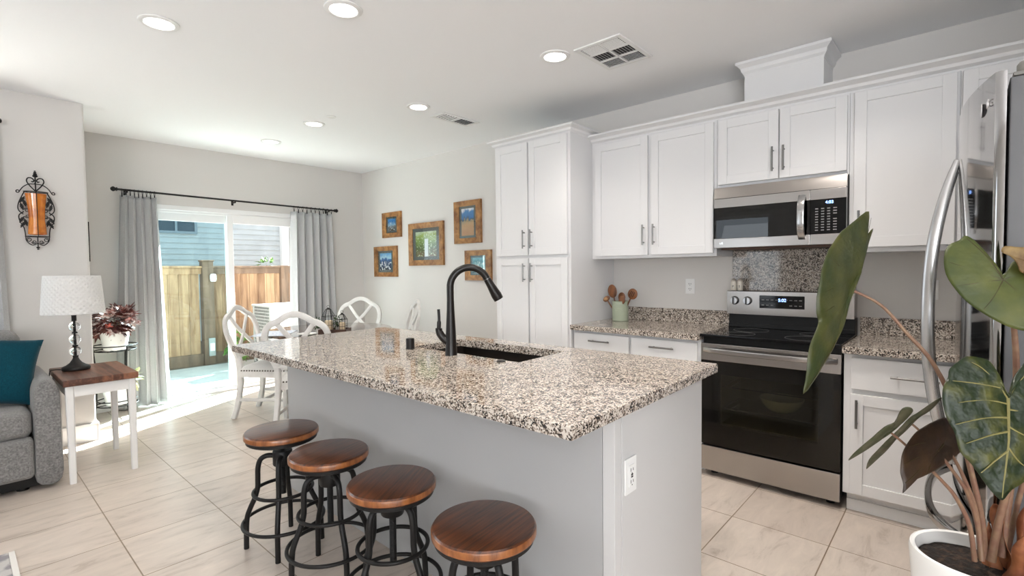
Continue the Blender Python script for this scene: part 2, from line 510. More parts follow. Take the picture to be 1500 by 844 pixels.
# ------------------------------------------------------------------ mesh building
class MB:
    """Collects shapes in world (or local) coordinates and links them as one mesh object."""
    def __init__(self):
        self.bm = bmesh.new()
        self.thick = 0.0
        self.bev = False

    def box(self, x0, x1, y0, y1, z0, z1, bev=0.0, seg=2):
        r = bmesh.ops.create_cube(self.bm, size=1.0)
        vs_ = r['verts']
        for v in vs_:
            v.co = Vector((x0 + (v.co.x + .5) * (x1 - x0), y0 + (v.co.y + .5) * (y1 - y0), z0 + (v.co.z + .5) * (z1 - z0)))
        if bev > 0:
            self.bev = True
            es = list({e for v in vs_ for e in v.link_edges})
            bmesh.ops.bevel(self.bm, geom=es, offset=bev, segments=seg, affect='EDGES', profile=0.5)
        return self

    def prism(self, poly, axis, a0, a1):
        """Extrude a polygon (pairs in the two other axes, in xyz order) along axis from a0 to a1."""
        def mk(p, a):
            c = [p[0], p[1]]
            c.insert('xyz'.index(axis), a)
            return self.bm.verts.new(c)
        A = [mk(p, a0) for p in poly]
        B = [mk(p, a1) for p in poly]
        n = len(poly)
        fs = [self.bm.faces.new(A), self.bm.faces.new(B)]
        for i in range(n):
            fs.append(self.bm.faces.new((A[i], A[(i + 1) % n], B[(i + 1) % n], B[i])))
        bmesh.ops.recalc_face_normals(self.bm, faces=fs)
        return self

    def lathe(self, prof, c=(0, 0, 0), seg=32, axis='z', sx=1.0, sy=1.0):
        """prof: list of (radius, height)."""
        rings = []
        for r, h in prof:
            ring = []
            if r < 1e-5:
                co = (0, 0, h)
                ring = [co]
            else:
                for i in range(seg):
                    t = 2 * math.pi * i / seg
                    ring.append((r * math.cos(t) * sx, r * math.sin(t) * sy, h))
            rings.append(ring)
        def conv(p):
            if axis == 'x':
                p = (p[2], p[0], p[1])
            elif axis == 'y':
                p = (p[0], p[2], p[1])
            return Vector(p) + Vector(c)
        R = [[self.bm.verts.new(conv(p)) for p in ring] for ring in rings]
        fs = []
        for a, b in zip(R, R[1:]):
            if len(a) == 1 and len(b) == 1:
                continue
            for i in range(seg):
                j = (i + 1) % seg
                if len(a) == 1:
                    fs.append(self.bm.faces.new((a[0], b[i], b[j])))
                elif len(b) == 1:
                    fs.append(self.bm.faces.new((a[i], a[j], b[0])))
                else:
                    fs.append(self.bm.faces.new((a[i], a[j], b[j], b[i])))
        bmesh.ops.recalc_face_normals(self.bm, faces=fs)
        return self

    def cyl(self, p0, p1, r0, r1=None, seg=20):
        return self.tube([p0, p1], [r0, r0 if r1 is None else r1], seg)

    def tube(self, pts, rad, seg=10, closed=False, w=None, ref=None, cap=True):
        """Round (or, with w=(a,b) and ref, elliptical/boxy) sweep along pts."""
        pts = [Vector(p) for p in pts]
        n = len(pts)
        if not isinstance(rad, (list, tuple)):
            rad = [rad] * n
        rings = []
        prev = None
        for i, p in enumerate(pts):
            if closed:
                t = pts[(i + 1) % n] - pts[i - 1]
            elif i == 0:
                t = pts[1] - pts[0]
            elif i == n - 1:
                t = pts[-1] - pts[-2]
            else:
                t = (pts[i + 1] - pts[i]).normalized() + (pts[i] - pts[i - 1]).normalized()
            if t.length < 1e-9:
                t = Vector((0, 0, 1))
            t.normalize()
            if ref is not None:
                u = Vector(ref) - t * t.dot(Vector(ref))
                if u.length < 1e-4:
                    u = prev or t.orthogonal()
            elif prev is None:
                u = t.orthogonal()
            else:
                u = prev - t * t.dot(prev)
                if u.length < 1e-5:
                    u = t.orthogonal()
            u.normalize()
            prev = u
            v = t.cross(u)
            ring = []
            for k in range(seg):
                a = 2 * math.pi * (k + 0.5) / seg
                ca, sa = math.cos(a), math.sin(a)
                if w:
                    e = 0.45
                    ca = math.copysign(abs(ca) ** e, ca)
                    sa = math.copysign(abs(sa) ** e, sa)
                    ring.append(self.bm.verts.new(p + u * (ca * w[0] * rad[i]) + v * (sa * w[1] * rad[i])))
                else:
                    ring.append(self.bm.verts.new(p + u * (ca * rad[i]) + v * (sa * rad[i])))
            rings.append(ring)
        fs = []
        m = n if closed else n - 1
        for i in range(m):
            a, b = rings[i], rings[(i + 1) % n]
            off = 0
            if closed and i == n - 1:
                off = min(range(seg), key=lambda o: (a[0].co - b[o].co).length)
            for k in range(seg):
                fs.append(self.bm.faces.new((a[k], a[(k + 1) % seg], b[(k + 1 + off) % seg], b[(k + off) % seg])))
        if cap and not closed:
            fs.append(self.bm.faces.new(rings[0]))
            fs.append(self.bm.faces.new(rings[-1]))
        bmesh.ops.recalc_face_normals(self.bm, faces=fs)
        return self

    def sphere(self, c, r, seg=20, sc=(1, 1, 1)):
        res = bmesh.ops.create_uvsphere(self.bm, u_segments=seg, v_segments=max(6, seg // 2), radius=r)
        for v in res['verts']:
            v.co = Vector((v.co.x * sc[0], v.co.y * sc[1], v.co.z * sc[2])) + Vector(c)
        return self

    def grid(self, fn, nu, nv, thick=0.0, closed_u=False):
        """Sheet fn(s, t) with s, t in 0..1; thick adds a second side along the normal."""
        V = [[self.bm.verts.new(fn(i / nu, j / nv)) for j in range(nv + 1)] for i in range(nu if closed_u else nu + 1)]
        fs = []
        for i in range(nu):
            i2 = (i + 1) % nu if closed_u else i + 1
            for j in range(nv):
                fs.append(self.bm.faces.new((V[i][j], V[i2][j], V[i2][j + 1], V[i][j + 1])))
        if thick:
            bmesh.ops.recalc_face_normals(self.bm, faces=fs)
            self.thick = thick
        return self

    def poly(self, pts, thick=0.0):
        f = self.bm.faces.new([self.bm.verts.new(p) for p in pts])
        if thick:
            self.thick = thick
        return self

    def rot(self, ang, axis='Z', c=(0, 0, 0)):
        bmesh.ops.rotate(self.bm, verts=self.bm.verts[:], cent=c, matrix=Matrix.Rotation(ang, 3, axis))
        return self

    def move(self, v):
        bmesh.ops.translate(self.bm, verts=self.bm.verts[:], vec=v)
        return self

    def build(self, name, m, parent=None, smooth=True, auto=38):
        me = bpy.data.meshes.new(name)
        off = Vector((0, 0, 0))
        p = parent
        while p is not None:
            off += Vector(p.location)
            p = p.parent
        if off.length > 0:
            bmesh.ops.translate(self.bm, verts=self.bm.verts[:], vec=-off)
        if smooth:
            for f in self.bm.faces:
                f.smooth = True
            lim = math.radians(auto)
            for e in self.bm.edges:
                if len(e.link_faces) == 2:
                    if e.calc_face_angle(0) > lim:
                        e.smooth = False
        self.bm.to_mesh(me)
        self.bm.free()
        me.materials.append(m)
        o = bpy.data.objects.new(name, me)
        COL.objects.link(o)
        if parent is not None:
            o.parent = parent
        if self.bev and smooth:
            wn = o.modifiers.new('face_normals', 'WEIGHTED_NORMAL')
            wn.keep_sharp = True
            wn.weight = 100
        if self.thick:
            md_ = o.modifiers.new('thickness', 'SOLIDIFY')
            md_.thickness = self.thick
            md_.offset = 0.0
        return o

def thing(name, label, cat, loc=(0, 0, 0), group=None):
    o = bpy.data.objects.new(name, None)
    o.empty_display_size = 0.05
    COL.objects.link(o)
    o.location = loc
    o['label'] = label
    o['category'] = cat
    if group:
        o['group'] = group
    return o

def tag(o, label, cat, group=None):
    o['label'] = label
    o['category'] = cat
    if group:
        o['group'] = group
    return o

def struct(o):
    o['kind'] = 'structure'
    return o

def dup(root, loc, rotz, label, group=None):
    r = root.copy()
    COL.objects.link(r)
    r.location = loc
    r.rotation_euler = (0, 0, rotz)
    r['label'] = label
    if group:
        r['group'] = group
    for ch in list(root.children):
        c = ch.copy()
        COL.objects.link(c)
        c.parent = r
        for g in list(ch.children):
            d = g.copy()
            COL.objects.link(d)
            d.parent = c
    return r

def text(name, body, size, origin, right, up, m, parent, depth=0.0006, align='CENTER'):
    cu = bpy.data.curves.new(name, 'FONT')
    cu.body = body
    cu.size = size
    cu.extrude = depth
    cu.align_x = align
    cu.align_y = 'CENTER'
    tmp = bpy.data.objects.new(name, cu)
    COL.objects.link(tmp)
    bpy.context.view_layer.update()
    me = bpy.data.meshes.new_from_object(tmp)
    bpy.data.objects.remove(tmp)
    off = Vector((0, 0, 0))
    p = parent
    while p is not None:
        off += Vector(p.location)
        p = p.parent
    r, u = Vector(right), Vector(up)
    nrm = r.cross(u)
    for v in me.vertices:
        v.co = Vector(origin) + r * v.co.x + u * v.co.y + nrm * v.co.z - off
    me.materials.clear()
    me.materials.append(m)
    o = bpy.data.objects.new(name, me)
    COL.objects.link(o)
    o.parent = parent
    return o

def smooth_path(pts, n=8, closed=False):
    """Catmull-Rom through pts."""
    P = [Vector(p) for p in pts]
    out = []
    m = len(P)
    rng = range(m) if closed else range(m - 1)
    for i in rng:
        if closed:
            p0, p1, p2, p3 = P[i - 1], P[i], P[(i + 1) % m], P[(i + 2) % m]
        else:
            p0, p1, p2, p3 = P[max(i - 1, 0)], P[i], P[i + 1], P[min(i + 2, m - 1)]
        for k in range(n):
            t = k / n
            out.append(0.5 * ((2 * p1) + (p2 - p0) * t + (2 * p0 - 5 * p1 + 4 * p2 - p3) * t * t + (3 * p1 - p0 - 3 * p2 + p3) * t ** 3))
    if not closed:
        out.append(P[-1])
    return out

# ------------------------------------------------------------------ setting
struct(MB().box(-3.42, W + 0.12, -4.22, D + 0.15, -0.12, 0).build('floor', TILE))
struct(MB().box(-3.42, W + 0.12, -4.22, D + 0.15, HC, HC + 0.12).build('ceiling', CEIL))
struct(MB().box(W, W + 0.12, -0.95, D + 0.15, 0, HC).build('wall_right', WALL))
DX0, DX1, DZ = 1.22, 2.99, 2.03
b = MB()
b.box(XL - 0.12, DX0, D, D + 0.15, 0, HC).box(DX1, W, D, D + 0.15, 0, HC).box(DX0, DX1, D, D + 0.15, DZ, HC)
struct(b.build('wall_far', WALL))
WX0, WX1, WZ0, WZ1 = -1.85, 0.12, 0.85, 2.15
b = MB()
b.box(-3.42, WX0, D2, D2 + 0.12, 0, HC).box(WX1, XL - 0.02, D2, D2 + 0.12, 0, HC)
b.box(WX0, WX1, D2, D2 + 0.12, 0, WZ0).box(WX0, WX1, D2, D2 + 0.12, WZ1, HC)
b.box(XL - 0.12, XL, D2 + 0.02, D, 0, HC)
pr_ = [(XL - 0.02, D2 + 0.12)] + [(XL - 0.02 + 0.02 * math.sin(t * math.pi / 12), D2 + 0.02 - 0.02 * math.cos(t * math.pi / 12)) for t in range(7)] + [(XL, D2 + 0.12)]
b.prism(pr_, 'z', 0, HC)
struct(b.build('wall_left', WALL))
struct(MB().box(1.25, W, -0.95, -0.83, 0, HC).build('wall_back', WALL))
struct(MB().box(1.25, 1.37, -4.1, -0.95, 0, HC).build('wall_side', WALL))
b = MB()
b.box(-3.42, 1.37, -4.22, -4.1, 0, 0.12).box(-3.42, 1.37, -4.22, -4.1, 2.35, HC)
b.box(-3.42, -2.45, -4.22, -4.1, 0.12, 2.35).box(0.05, 1.37, -4.22, -4.1, 0.12, 2.35)
struct(b.build('wall_rear', WALL))
b = MB()
b.box(-3.42, -3.3, -4.1, D2, 0, 0.6).box(-3.42, -3.3, -4.1, D2, 2.3, HC)
for y0, y1 in ((-4.1, -3.6), (-1.0, 2.62), (3.62, D2)):
    b.box(-3.42, -3.3, y0, y1, 0.6, 2.3)
struct(b.build('wall_west', WALL))

def win(name, axis, a0, a1, pos, z0, z1, nv, inward):
    """Window sash frame in an opening; axis = the horizontal axis it runs along."""
    b = MB()
    def bar(h0, h1, zz0, zz1):
        p0, p1 = sorted((pos, pos + inward))
        if axis == 'x':
            b.box(h0, h1, p0, p1, zz0, zz1, 0.004)
        else:
            b.box(p0, p1, h0, h1, zz0, zz1, 0.004)
    bar(a0, a1, z0, z0 + 0.06)
    bar(a0, a1, z1 - 0.06, z1)
    for k in range(nv + 1):
        c = a0 + (a1 - a0) * k / nv
        bar(max(a0, c - 0.03), min(a1, c + 0.03), z0 + 0.06, z1 - 0.06)
    return struct(b.build(name, VINYL))

win('window_1', 'y', 2.62, 3.62, -3.36, 0.6, 2.3, 1, 0.05)
win('added_window_2', 'y', -3.6, -1.0, -3.36, 0.6, 2.3, 3, 0.05)  # unseen window added to let in more ambient light
win('added_window_3', 'x', -2.45, 0.05, -4.19, 0.12, 2.35, 2, 0.05)  # unseen rear window, likewise added for ambient light
w4 = win('window_4', 'x', WX0, WX1, D2 + 0.06, WZ0, WZ1, 2, 0.05)
struct(MB().box(WX0 + .05, WX1 - .05, D2 + 0.083, D2 + 0.087, WZ0 + .05, WZ1 - .05).build('pane', GLASS, w4))

def base(name, *boxes):
    b = MB()
    for (x0, x1, y0, y1) in boxes:
        b.box(x0, x1, y0, y1, 0, 0.125).box(x0 + 0.0, x1, y0, y1, 0.125, 0.14, 0.003)
    return struct(b.build(name, TRIMW))
base('baseboard_left', (-3.3, XL + 0.004, D2 - 0.015, D2 - 0.0005), (XL + 0.0005, XL + 0.015, D2 - 0.015, D - 0.015))
base('baseboard_far', (XL + 0.016, DX0 - 0.03, D - 0.015, D - 0.0005), (DX1 + 0.03, W - 0.016, D - 0.015, D - 0.0005))
base('baseboard_right', (W - 0.015, W - 0.0005, 2.995, D - 0.016))

# sliding patio door
b = MB()
b.box(DX0, DX1, D + 0.0, D + 0.11, DZ - 0.05, DZ, 0.004).box(DX0, DX0 + 0.05, D, D + 0.11, 0, DZ - 0.05, 0.004)
b.box(DX1 - 0.05, DX1, D, D + 0.11, 0, DZ - 0.05, 0.004).box(DX0, DX1, D, D + 0.11, 0, 0.035, 0.004)
b.box(DX0 + 0.05, DX1 - 0.05, D + 0.02, D + 0.035, DZ - 0.075, DZ - 0.05, 0.003)
door = struct(b.build('door_1', VINYL))
def sash(x0, x1, y0, y1, name, gm, st=0.062, zt=DZ - 0.055):
    b = MB()
    b.box(x0, x0 + st, y0, y1, 0.036, zt, 0.004).box(x1 - st, x1, y0, y1, 0.036, zt, 0.004)
    b.box(x0 + st, x1 - st, y0, y1, zt - 0.10, zt, 0.004).box(x0 + st, x1 - st, y0, y1, 0.036, 0.105, 0.004)
    s = b.build(name, VINYL, door)
    MB().box(x0 + st - 0.005, x1 - st + 0.005, (y0 + y1) / 2 - 0.003, (y0 + y1) / 2 + 0.003, 0.10, zt - 0.095).build('pane', gm, s)
    return s
sash(DX0 + 0.051, 2.135, D + 0.065, D + 0.10, 'fixed_sash', GLASST)
s2 = sash(2.075, DX1 - 0.051, D + 0.018, D + 0.053, 'sliding_sash', GLASS)
MB().box(2.10, 2.12, D - 0.02, D + 0.018, 0.92, 1.10, 0.006).build('handle', VINYL, s2)

# ------------------------------------------------------------------ cabinets
def shaker(parent, xf, y0, y1, z0, z1, name='door', th=0.02, rail=0.057, m=None):
    """Shaker front facing -X, its face at xf."""
    m = m or CAB
    b = MB()
    for a in ((y0, y0 + rail, z0, z1), (y1 - rail, y1, z0, z1), (y0 + rail, y1 - rail, z0, z0 + rail), (y0 + rail, y1 - rail, z1 - rail, z1)):
        b.box(xf, xf + th, a[0], a[1], a[2], a[3], 0.0012, 1)
    b.box(xf + 0.009, xf + th - 0.001, y0 + rail - 0.002, y1 - rail + 0.002, z0 + rail - 0.002, z1 - rail + 0.002)
    return b.build(name, m, parent, auto=20)

def slab(parent, xf, y0, y1, z0, z1, name='drawer', th=0.02):
    return MB().box(xf, xf + th, y0, y1, z0, z1, 0.002).build(name, CAB, parent)

def pull(parent, xf, y, z, L=0.15, horiz=False):
    b = MB()
    r, off = 0.0058, 0.030
    if horiz:
        b.cyl((xf - off, y - L / 2, z), (xf - off, y + L / 2, z), r, seg=12)
        for s in (-1, 1):
            b.cyl((xf + 0.0, y + s * L * 0.36, z), (xf - off, y + s * L * 0.36, z), r * 0.75, seg=10)
    else:
        b.cyl((xf - off, y, z - L / 2), (xf - off, y, z + L / 2), r, seg=12)
        for s in (-1, 1):
            b.cyl((xf + 0.0, y, z + s * L * 0.36), (xf - off, y, z + s * L * 0.36), r * 0.75, seg=10)
    return b.build('handle', NICKEL, parent)

# pantry
PX = 3.12
t = thing('pantry_cabinet', 'tall white pantry cabinet with four shaker doors beside the pictures', 'cabinet', (3.45, 2.594, 0))
b = MB()
b.box(PX + 0.022, W - 0.001, 2.205, 2.985, 0.10, 2.375, 0.002).box(PX + 0.09, W - 0.001, 2.205, 2.985, 0, 0.10)
b.build('body', CAB, t)
for (y0, y1, z0, z1, hy, hz) in ((2.225, 2.600, 1.435, 2.345, 2.567, 1.565), (2.615, 2.965, 1.435, 2.345, 2.645, 1.565),
                                 (2.225, 2.600, 0.115, 1.412, 2.567, 1.295), (2.615, 2.965, 0.115, 1.412, 2.645, 1.295)):
    d = shaker(t, PX, y0, y1, z0, z1)
    pull(d, PX, hy, hz)

# crown mouldings
def crown_prof(x, z0, h, out):
    """Profile in (x, z), projecting towards -x from face x."""
    return [(x + 0.03, z0), (x - 0.002, z0), (x - 0.004, z0 + h * .12), (x - out * .35, z0 + h * .30), (x - out * .45, z0 + h * .55),
            (x - out * .85, z0 + h * .75), (x - out, z0 + h * .80), (x - out, z0 + h), (x + 0.03, z0 + h)]
b = MB()
pf = crown_prof(PX + 0.022, 2.352, 0.055, 0.05)
# front run with a mitred return along the right side
def crown_run(b, prof, x, y0, y1, xb, ret0, ret1):
    """Front along Y at face x with returns along X back to xb at the y0 end (ret0) and y1 end (ret1)."""
    rows = []
    for (px, pz) in prof:
        o = x - px
        row = []
        if ret0:
            row.append(Vector((xb, y0 - o, pz)))
        row.append(Vector((px, y0 - o if ret0 else y0, pz)))
        row.append(Vector((px, y1 + o if ret1 else y1, pz)))
        if ret1:
            row.append(Vector((xb, y1 + o, pz)))
        rows.append([b.bm.verts.new(v) for v in row])
    fs = []
    n = len(rows)
    for i in range(n):
        r0, r1 = rows[i], rows[(i + 1) % n]
        for k in range(len(r0) - 1):
            fs.append(b.bm.faces.new((r0[k], r0[k + 1], r1[k + 1], r1[k])))
    fs.append(b.bm.faces.new([r[0] for r in rows]))
    fs.append(b.bm.faces.new([r[-1] for r in rows]))
    bmesh.ops.recalc_face_normals(b.bm, faces=fs)
crown_run(b, pf, PX + 0.022, 2.204, 2.986, W - 0.001, True, True)
struct(b.build('trim_1', CAB, None, auto=25))

# upper cabinets
UX = 3.42
def upper(label, y0, y1, z0, doors, name='wall_cabinet'):
    t = thing(name, label, 'cabinet', ((UX + W) / 2, (y0 + y1) / 2, z0), 'white upper wall cabinets')
    b = MB()
    b.box(UX + 0.022, W - 0.001, y0, y1, z0, 2.335, 0.0015)
    b.build('body', CAB, t)
    for (a0, a1, zz0, zz1, hy, hz) in doors:
        d = shaker(t, UX, a0, a1, zz0, zz1)
        if hy is not None:
            pull(d, UX, hy, hz)
    return t
upper('white two-door wall cabinet above the utensil crock', 1.223, 2.2035, 1.397,
      ((1.240, 1.690, 1.418, 2.290, 1.662, 1.565), (1.716, 2.168, 1.418, 2.290, 1.744, 1.565)))
upper('short white two-door wall cabinet directly above the microwave', 0.480, 1.222, 1.845,
      ((0.490, 0.838, 1.866, 2.290, 0.812, 1.985), (0.846, 1.209, 1.866, 2.290, 0.874, 1.985)))
upper('white single-door wall cabinet right of the microwave', 0.012, 0.479, 1.397, ((0.024, 0.456, 1.425, 2.293, 0.428, 1.555),))
upper('white wall cabinet at the far right partly hidden by the fridge', -0.815, 0.011, 1.397, ((-0.40, 0.002, 1.425, 2.293, None, 0),))
b = MB()
crown_run(b, crown_prof(UX + 0.022, 2.302, 0.066, 0.065), UX + 0.022, -0.829, 2.203, W - 0.001, False, False)
struct(b.build('trim_2', CAB, None, auto=25))
# light rail under the uppers is the cabinet's own lip
# hood chimney cover
t = thing('chimney_cover', 'white boxed vent chimney with crown rising to ceiling above microwave', 'chimney', (3.64, 0.846, 2.368))
MB().box(3.50, W - 0.001, 0.622, 1.070, 2.3365, HC - 0.001, 0.002).build('body', CAB, t)
b = MB()
crown_run(b, crown_prof(3.50, 2.565, 0.085, 0.045), 3.50, 0.622, 1.070, W - 0.001, True, True)
b.build('crown', CAB, t, auto=25)

# base cabinets
BX = 3.15
t = thing('base_cabinet', 'white base cabinet with two drawers left of the range', 'cabinet', (3.46, 1.71, 0), 'white base cabinets')
MB().box(BX + 0.022, W - 0.001, 1.223, 2.2035, 0.10, 0.858, 0.0015).box(BX + 0.09, W - 0.001, 1.223, 2.2035, 0, 0.10).build('body', CAB, t)
for (y0, y1) in ((1.240, 1.705), (1.725, 2.185)):
    d = slab(t, BX, y0, y1, 0.715, 0.840)
    pull(d, BX, (y0 + y1) / 2, 0.79, 0.17, True)
    d = shaker(t, BX, y0, y1, 0.115, 0.695)
    pull(d, BX, y1 - 0.03 if y0 < 1.5 else y0 + 0.03, 0.60)
t = thing('base_cabinet', 'white base cabinet with one drawer and door right of the range', 'cabinet', (3.46, -0.19, 0), 'white base cabinets')
MB().box(BX + 0.022, W - 0.001, -0.828, 0.455, 0.10, 0.858, 0.0015).box(BX + 0.065, W - 0.001, -0.828, 0.440, 0, 0.10).build('body', CAB, t)
d = slab(t, BX, -0.10, 0.420, 0.672, 0.838)
pull(d, BX, 0.157, 0.757, 0.19, True)
d = shaker(t, BX, -0.10, 0.422, 0.112, 0.645)
pull(d, BX, 0.392, 0.545, 0.15)
d = shaker(t, BX, -0.62, -0.12, 0.112, 0.838)
struct(MB().box(BX + 0.055, BX + 0.0645, -0.828, 0.440, 0, 0.062, 0.002).build('trim_3', CAB))

# counters
CX = 3.118
def counter(label, y0, y1, name='countertop'):
    t = thing(name, label, 'countertop', ((CX + W) / 2, (y0 + y1) / 2, 0.8585))
    MB().box(CX, W - 0.001, y0, y1, 0.8595, 0.898, 0.004).build('slab', GRANITE, t)
    MB().box(W - 0.021, W - 0.001, y0, y1, 0.898, 1.003, 0.002).build('backsplash', GRANITE, t)
    return t
counter('speckled granite counter with low backsplash left of the range', 1.223, 2.2030)
counter('speckled granite counter with low backsplash right of the range', -0.828, 0.458)
tag(MB().box(W - 0.021, W - 0.001, 0.482, 1.2215, 0.90, 1.445, 0.002).build('granite_backsplash', GRANITE),
    'full height granite panel on the wall between range and microwave', 'backsplash')

# ------------------------------------------------------------------ range
RX, RY0, RY1 = 3.155, 0.4615, 1.2205
t = thing('electric_range', 'freestanding stainless steel electric range with black glass oven door', 'range', (3.46, 0.841, 0))
b = MB()
gy0, gy1, gz0, gz1 = 0.57, 1.112, 0.335, 0.655
b.box(RX + 0.42, W - 0.024, RY0 + 0.004, RY1 - 0.004, 0.045, 0.885)
b.box(RX + 0.045, RX + 0.42, RY0 + 0.004, gy0, 0.045, 0.885).box(RX + 0.045, RX + 0.42, gy1, RY1 - 0.004, 0.045, 0.885)
b.box(RX + 0.045, RX + 0.42, gy0, gy1, 0.045, gz0).box(RX + 0.045, RX + 0.42, gy0, gy1, gz1, 0.885)
body = b.build('body', BLKPLASTIC, t)
for (x, y) in ((RX + 0.09, RY0 + 0.06), (RX + 0.09, RY1 - 0.06), (W - 0.08, RY0 + 0.06), (W - 0.08, RY1 - 0.06)):
    MB().cyl((x, y, 0.0), (x, y, 0.0455), 0.022, seg=14).build('foot', BLKPLASTIC, t)
b = MB().box(RX - 0.018, 3.66, RY0, RY1, 0.8855, 0.904, 0.004)
top = b.build('cooktop', BLKGLASS, t)
for (x, y, r) in ((3.28, 0.66, 0.105), (3.28, 1.02, 0.085), (3.50, 0.66, 0.075), (3.50, 1.02, 0.105)):
    pts = [(x + r * math.cos(a * math.pi / 24), y + r * math.sin(a * math.pi / 24), 0.9042) for a in range(48)]
    MB().tube(pts, 0.0009, seg=6, closed=True).build('burner_ring', mat('burner_print', (0.10, 0.10, 0.10), 0.4), top)
# oven door: steel band over a glass window with a real cavity behind
door_r = MB()
door_r.box(RX, RX + 0.044, RY0 + 0.003, RY1 - 0.003, 0.738, 0.845, 0.004)
od = door_r.build('oven_door', STEEL, t)
g = MB()
g.box(RX + 0.006, RX + 0.044, RY0 + 0.003, gy0, 0.205, 0.737).box(RX + 0.006, RX + 0.044, gy1, RY1 - 0.003, 0.205, 0.737)
g.box(RX + 0.006, RX + 0.044, gy0, gy1, 0.205, gz0).box(RX + 0.006, RX + 0.044, gy0, gy1, gz1, 0.737)
g.build('door_border', BLKGLASS, od)
MB().box(RX + 0.004, RX + 0.0056, RY0 + 0.003, RY1 - 0.003, 0.205, 0.737).build('window', OVENG, od)
b = MB()
pts = [(RX - 0.004 - 0.048 * (1 - abs(s) ** 4), 0.841 + s * 0.355, 0.806) for s in [k / 12 - 1 for k in range(25)]]
b.tube(pts, 1.0, seg=12, w=(0.016, 0.009), ref=(0, 0, 1))
b.build('handle', STEEL, od)
dr = MB().box(RX, RX + 0.044, RY0 + 0.003, RY1 - 0.003, 0.040, 0.196, 0.004).build('drawer', STEEL, t)
# oven cavity and racks behind the glass
b = MB()
e_ = 0.002
b.box(RX + 0.41, RX + 0.4195, gy0 + e_, gy1 - e_, gz0 + e_, gz1 - e_).box(RX + 0.046, RX + 0.41, gy0 + e_, gy1 - e_, gz0 + e_, gz0 + 0.006)
b.box(RX + 0.046, RX + 0.41, gy0 + e_, gy0 + 0.006, gz0 + 0.006, gz1 - e_).box(RX + 0.046, RX + 0.41, gy1 - 0.006, gy1 - e_, gz0 + 0.006, gz1 - e_)
b.build('oven_cavity', mat('oven_enamel', (0.16, 0.15, 0.10), 0.35), body)
for z in (0.43, 0.57):
    b = MB()
    x0_, x1_, y0_, y1_ = RX + 0.06, RX + 0.40, gy0 + 0.008, gy1 - 0.008
    b.tube([(x0_, y0_, z), (x1_, y0_, z), (x1_, y1_, z), (x0_, y1_, z)], 0.0030, seg=8, closed=True)
    for k in range(1, 12):
        y = y0_ + (y1_ - y0_) * k / 12
        b.cyl((x0_, y, z), (x1_, y, z), 0.0018, seg=6)
    b.build('rack', CHROME, body)
bw = thing('mixing_bowl', 'pale glass bowl on the rack inside the oven', 'bowl', (RX + 0.20, 0.80, 0.4335))
MB().lathe([(0, 0.0), (0.05, 0.0), (0.085, 0.020), (0.112, 0.055), (0.122, 0.085), (0.118, 0.086), (0.106, 0.055), (0.08, 0.024), (0.05, 0.006), (0, 0.006)], (RX + 0.20, 0.80, 0.4335), 40).build('body', mat('pale_green_glass', (0.50, 0.55, 0.42), 0.15), bw)
# back guard
b = MB()
b.box(3.655, W - 0.026, RY0 + 0.008, RY1 - 0.008, 0.886, 1.0, 0.003)
b.box(3.645, 3.655, RY0 + 0.008, RY1 - 0.008, 0.9045, 0.93, 0.003)
b.build('back_guard', BLKPLASTIC, t)
b = MB()
b.prism([(3.637, 0.996), (3.637, 1.153), (3.642, 1.158), (W - 0.024, 1.158), (W - 0.024, 0.996)], 'y', 0.473, 1.219)
# prism polygons are given as (x, z)
cp = b.build('control_panel', STEEL, t, auto=30)
for y in (1.168, 1.084, 0.606, 0.528):
    k = MB().lathe([(0.0, -0.006), (0.0285, -0.006), (0.0295, -0.002), (0.0295, 0.0), (0.0, 0.0)], (3.6369, y, 1.090), 32, 'x').build('knob', BLKPLASTIC, cp)
    MB().lathe([(0.0, -0.026), (0.0225, -0.026), (0.0245, -0.022), (0.0255, -0.0062), (0.0, -0.0062)], (3.6369, y, 1.090), 32, 'x').build('cap', SATIN, k)
    MB().box(3.601, 3.6108, y - 0.0015, y + 0.0055, 1.068, 1.112, 0.001).build('grip', BLKPLASTIC, k)
dp = MB().box(3.634, 3.644, 0.738, 1.008, 1.043, 1.128, 0.003).build('display', BLKGLASS, cp)
text('clock_digits', '5:02', 0.028, (3.6337, 0.868, 1.098), (0, -1, 0), (0, 0, 1), DISPLAY, dp, 0.0004)
b = MB()
for r_ in range(2):
    for k in range(9):
        if 3 <= k <= 5 and r_ == 0:
            continue
        y = 0.985 - k * 0.028
        MB().box(3.6332, 3.6342, y - 0.008, y + 0.008, 1.062 + r_ * 0.035, 1.066 + r_ * 0.035).build('key_print', PANELTXT, dp, smooth=False)

# salt and pepper on top of the control panel
for i, (y, let, lab) in enumerate(((1.192, 'P', 'cream shaker marked P, left of the pair on the range top'), (1.148, 'S', 'cream shaker marked S, right of the pair on the range top'))):
    s = thing('salt_shaker' if let == 'S' else 'pepper_shaker', lab, 'shaker', (3.69, y, 1.1585), 'ceramic shakers on the range')
    MB().lathe([(0.0, 0), (0.017, 0), (0.019, 0.004), (0.0195, 0.05), (0.0185, 0.062), (0.0, 0.062)], (3.69, y, 1.1585), 24).build('body', mat('shaker_cream', (0.80, 0.75, 0.66), 0.35), s)
    MB().lathe([(0.0185, 0.0), (0.017, 0.010), (0.010, 0.018), (0.0, 0.020)], (3.69, y, 1.2203), 24).build('cap', mat('shaker_top', (0.55, 0.49, 0.42), 0.4), s)
    text('letter', let, 0.022, (3.6703, y, 1.185), (0, -1, 0), (0, 0, 1), BLKPLASTIC, s, 0.0008)

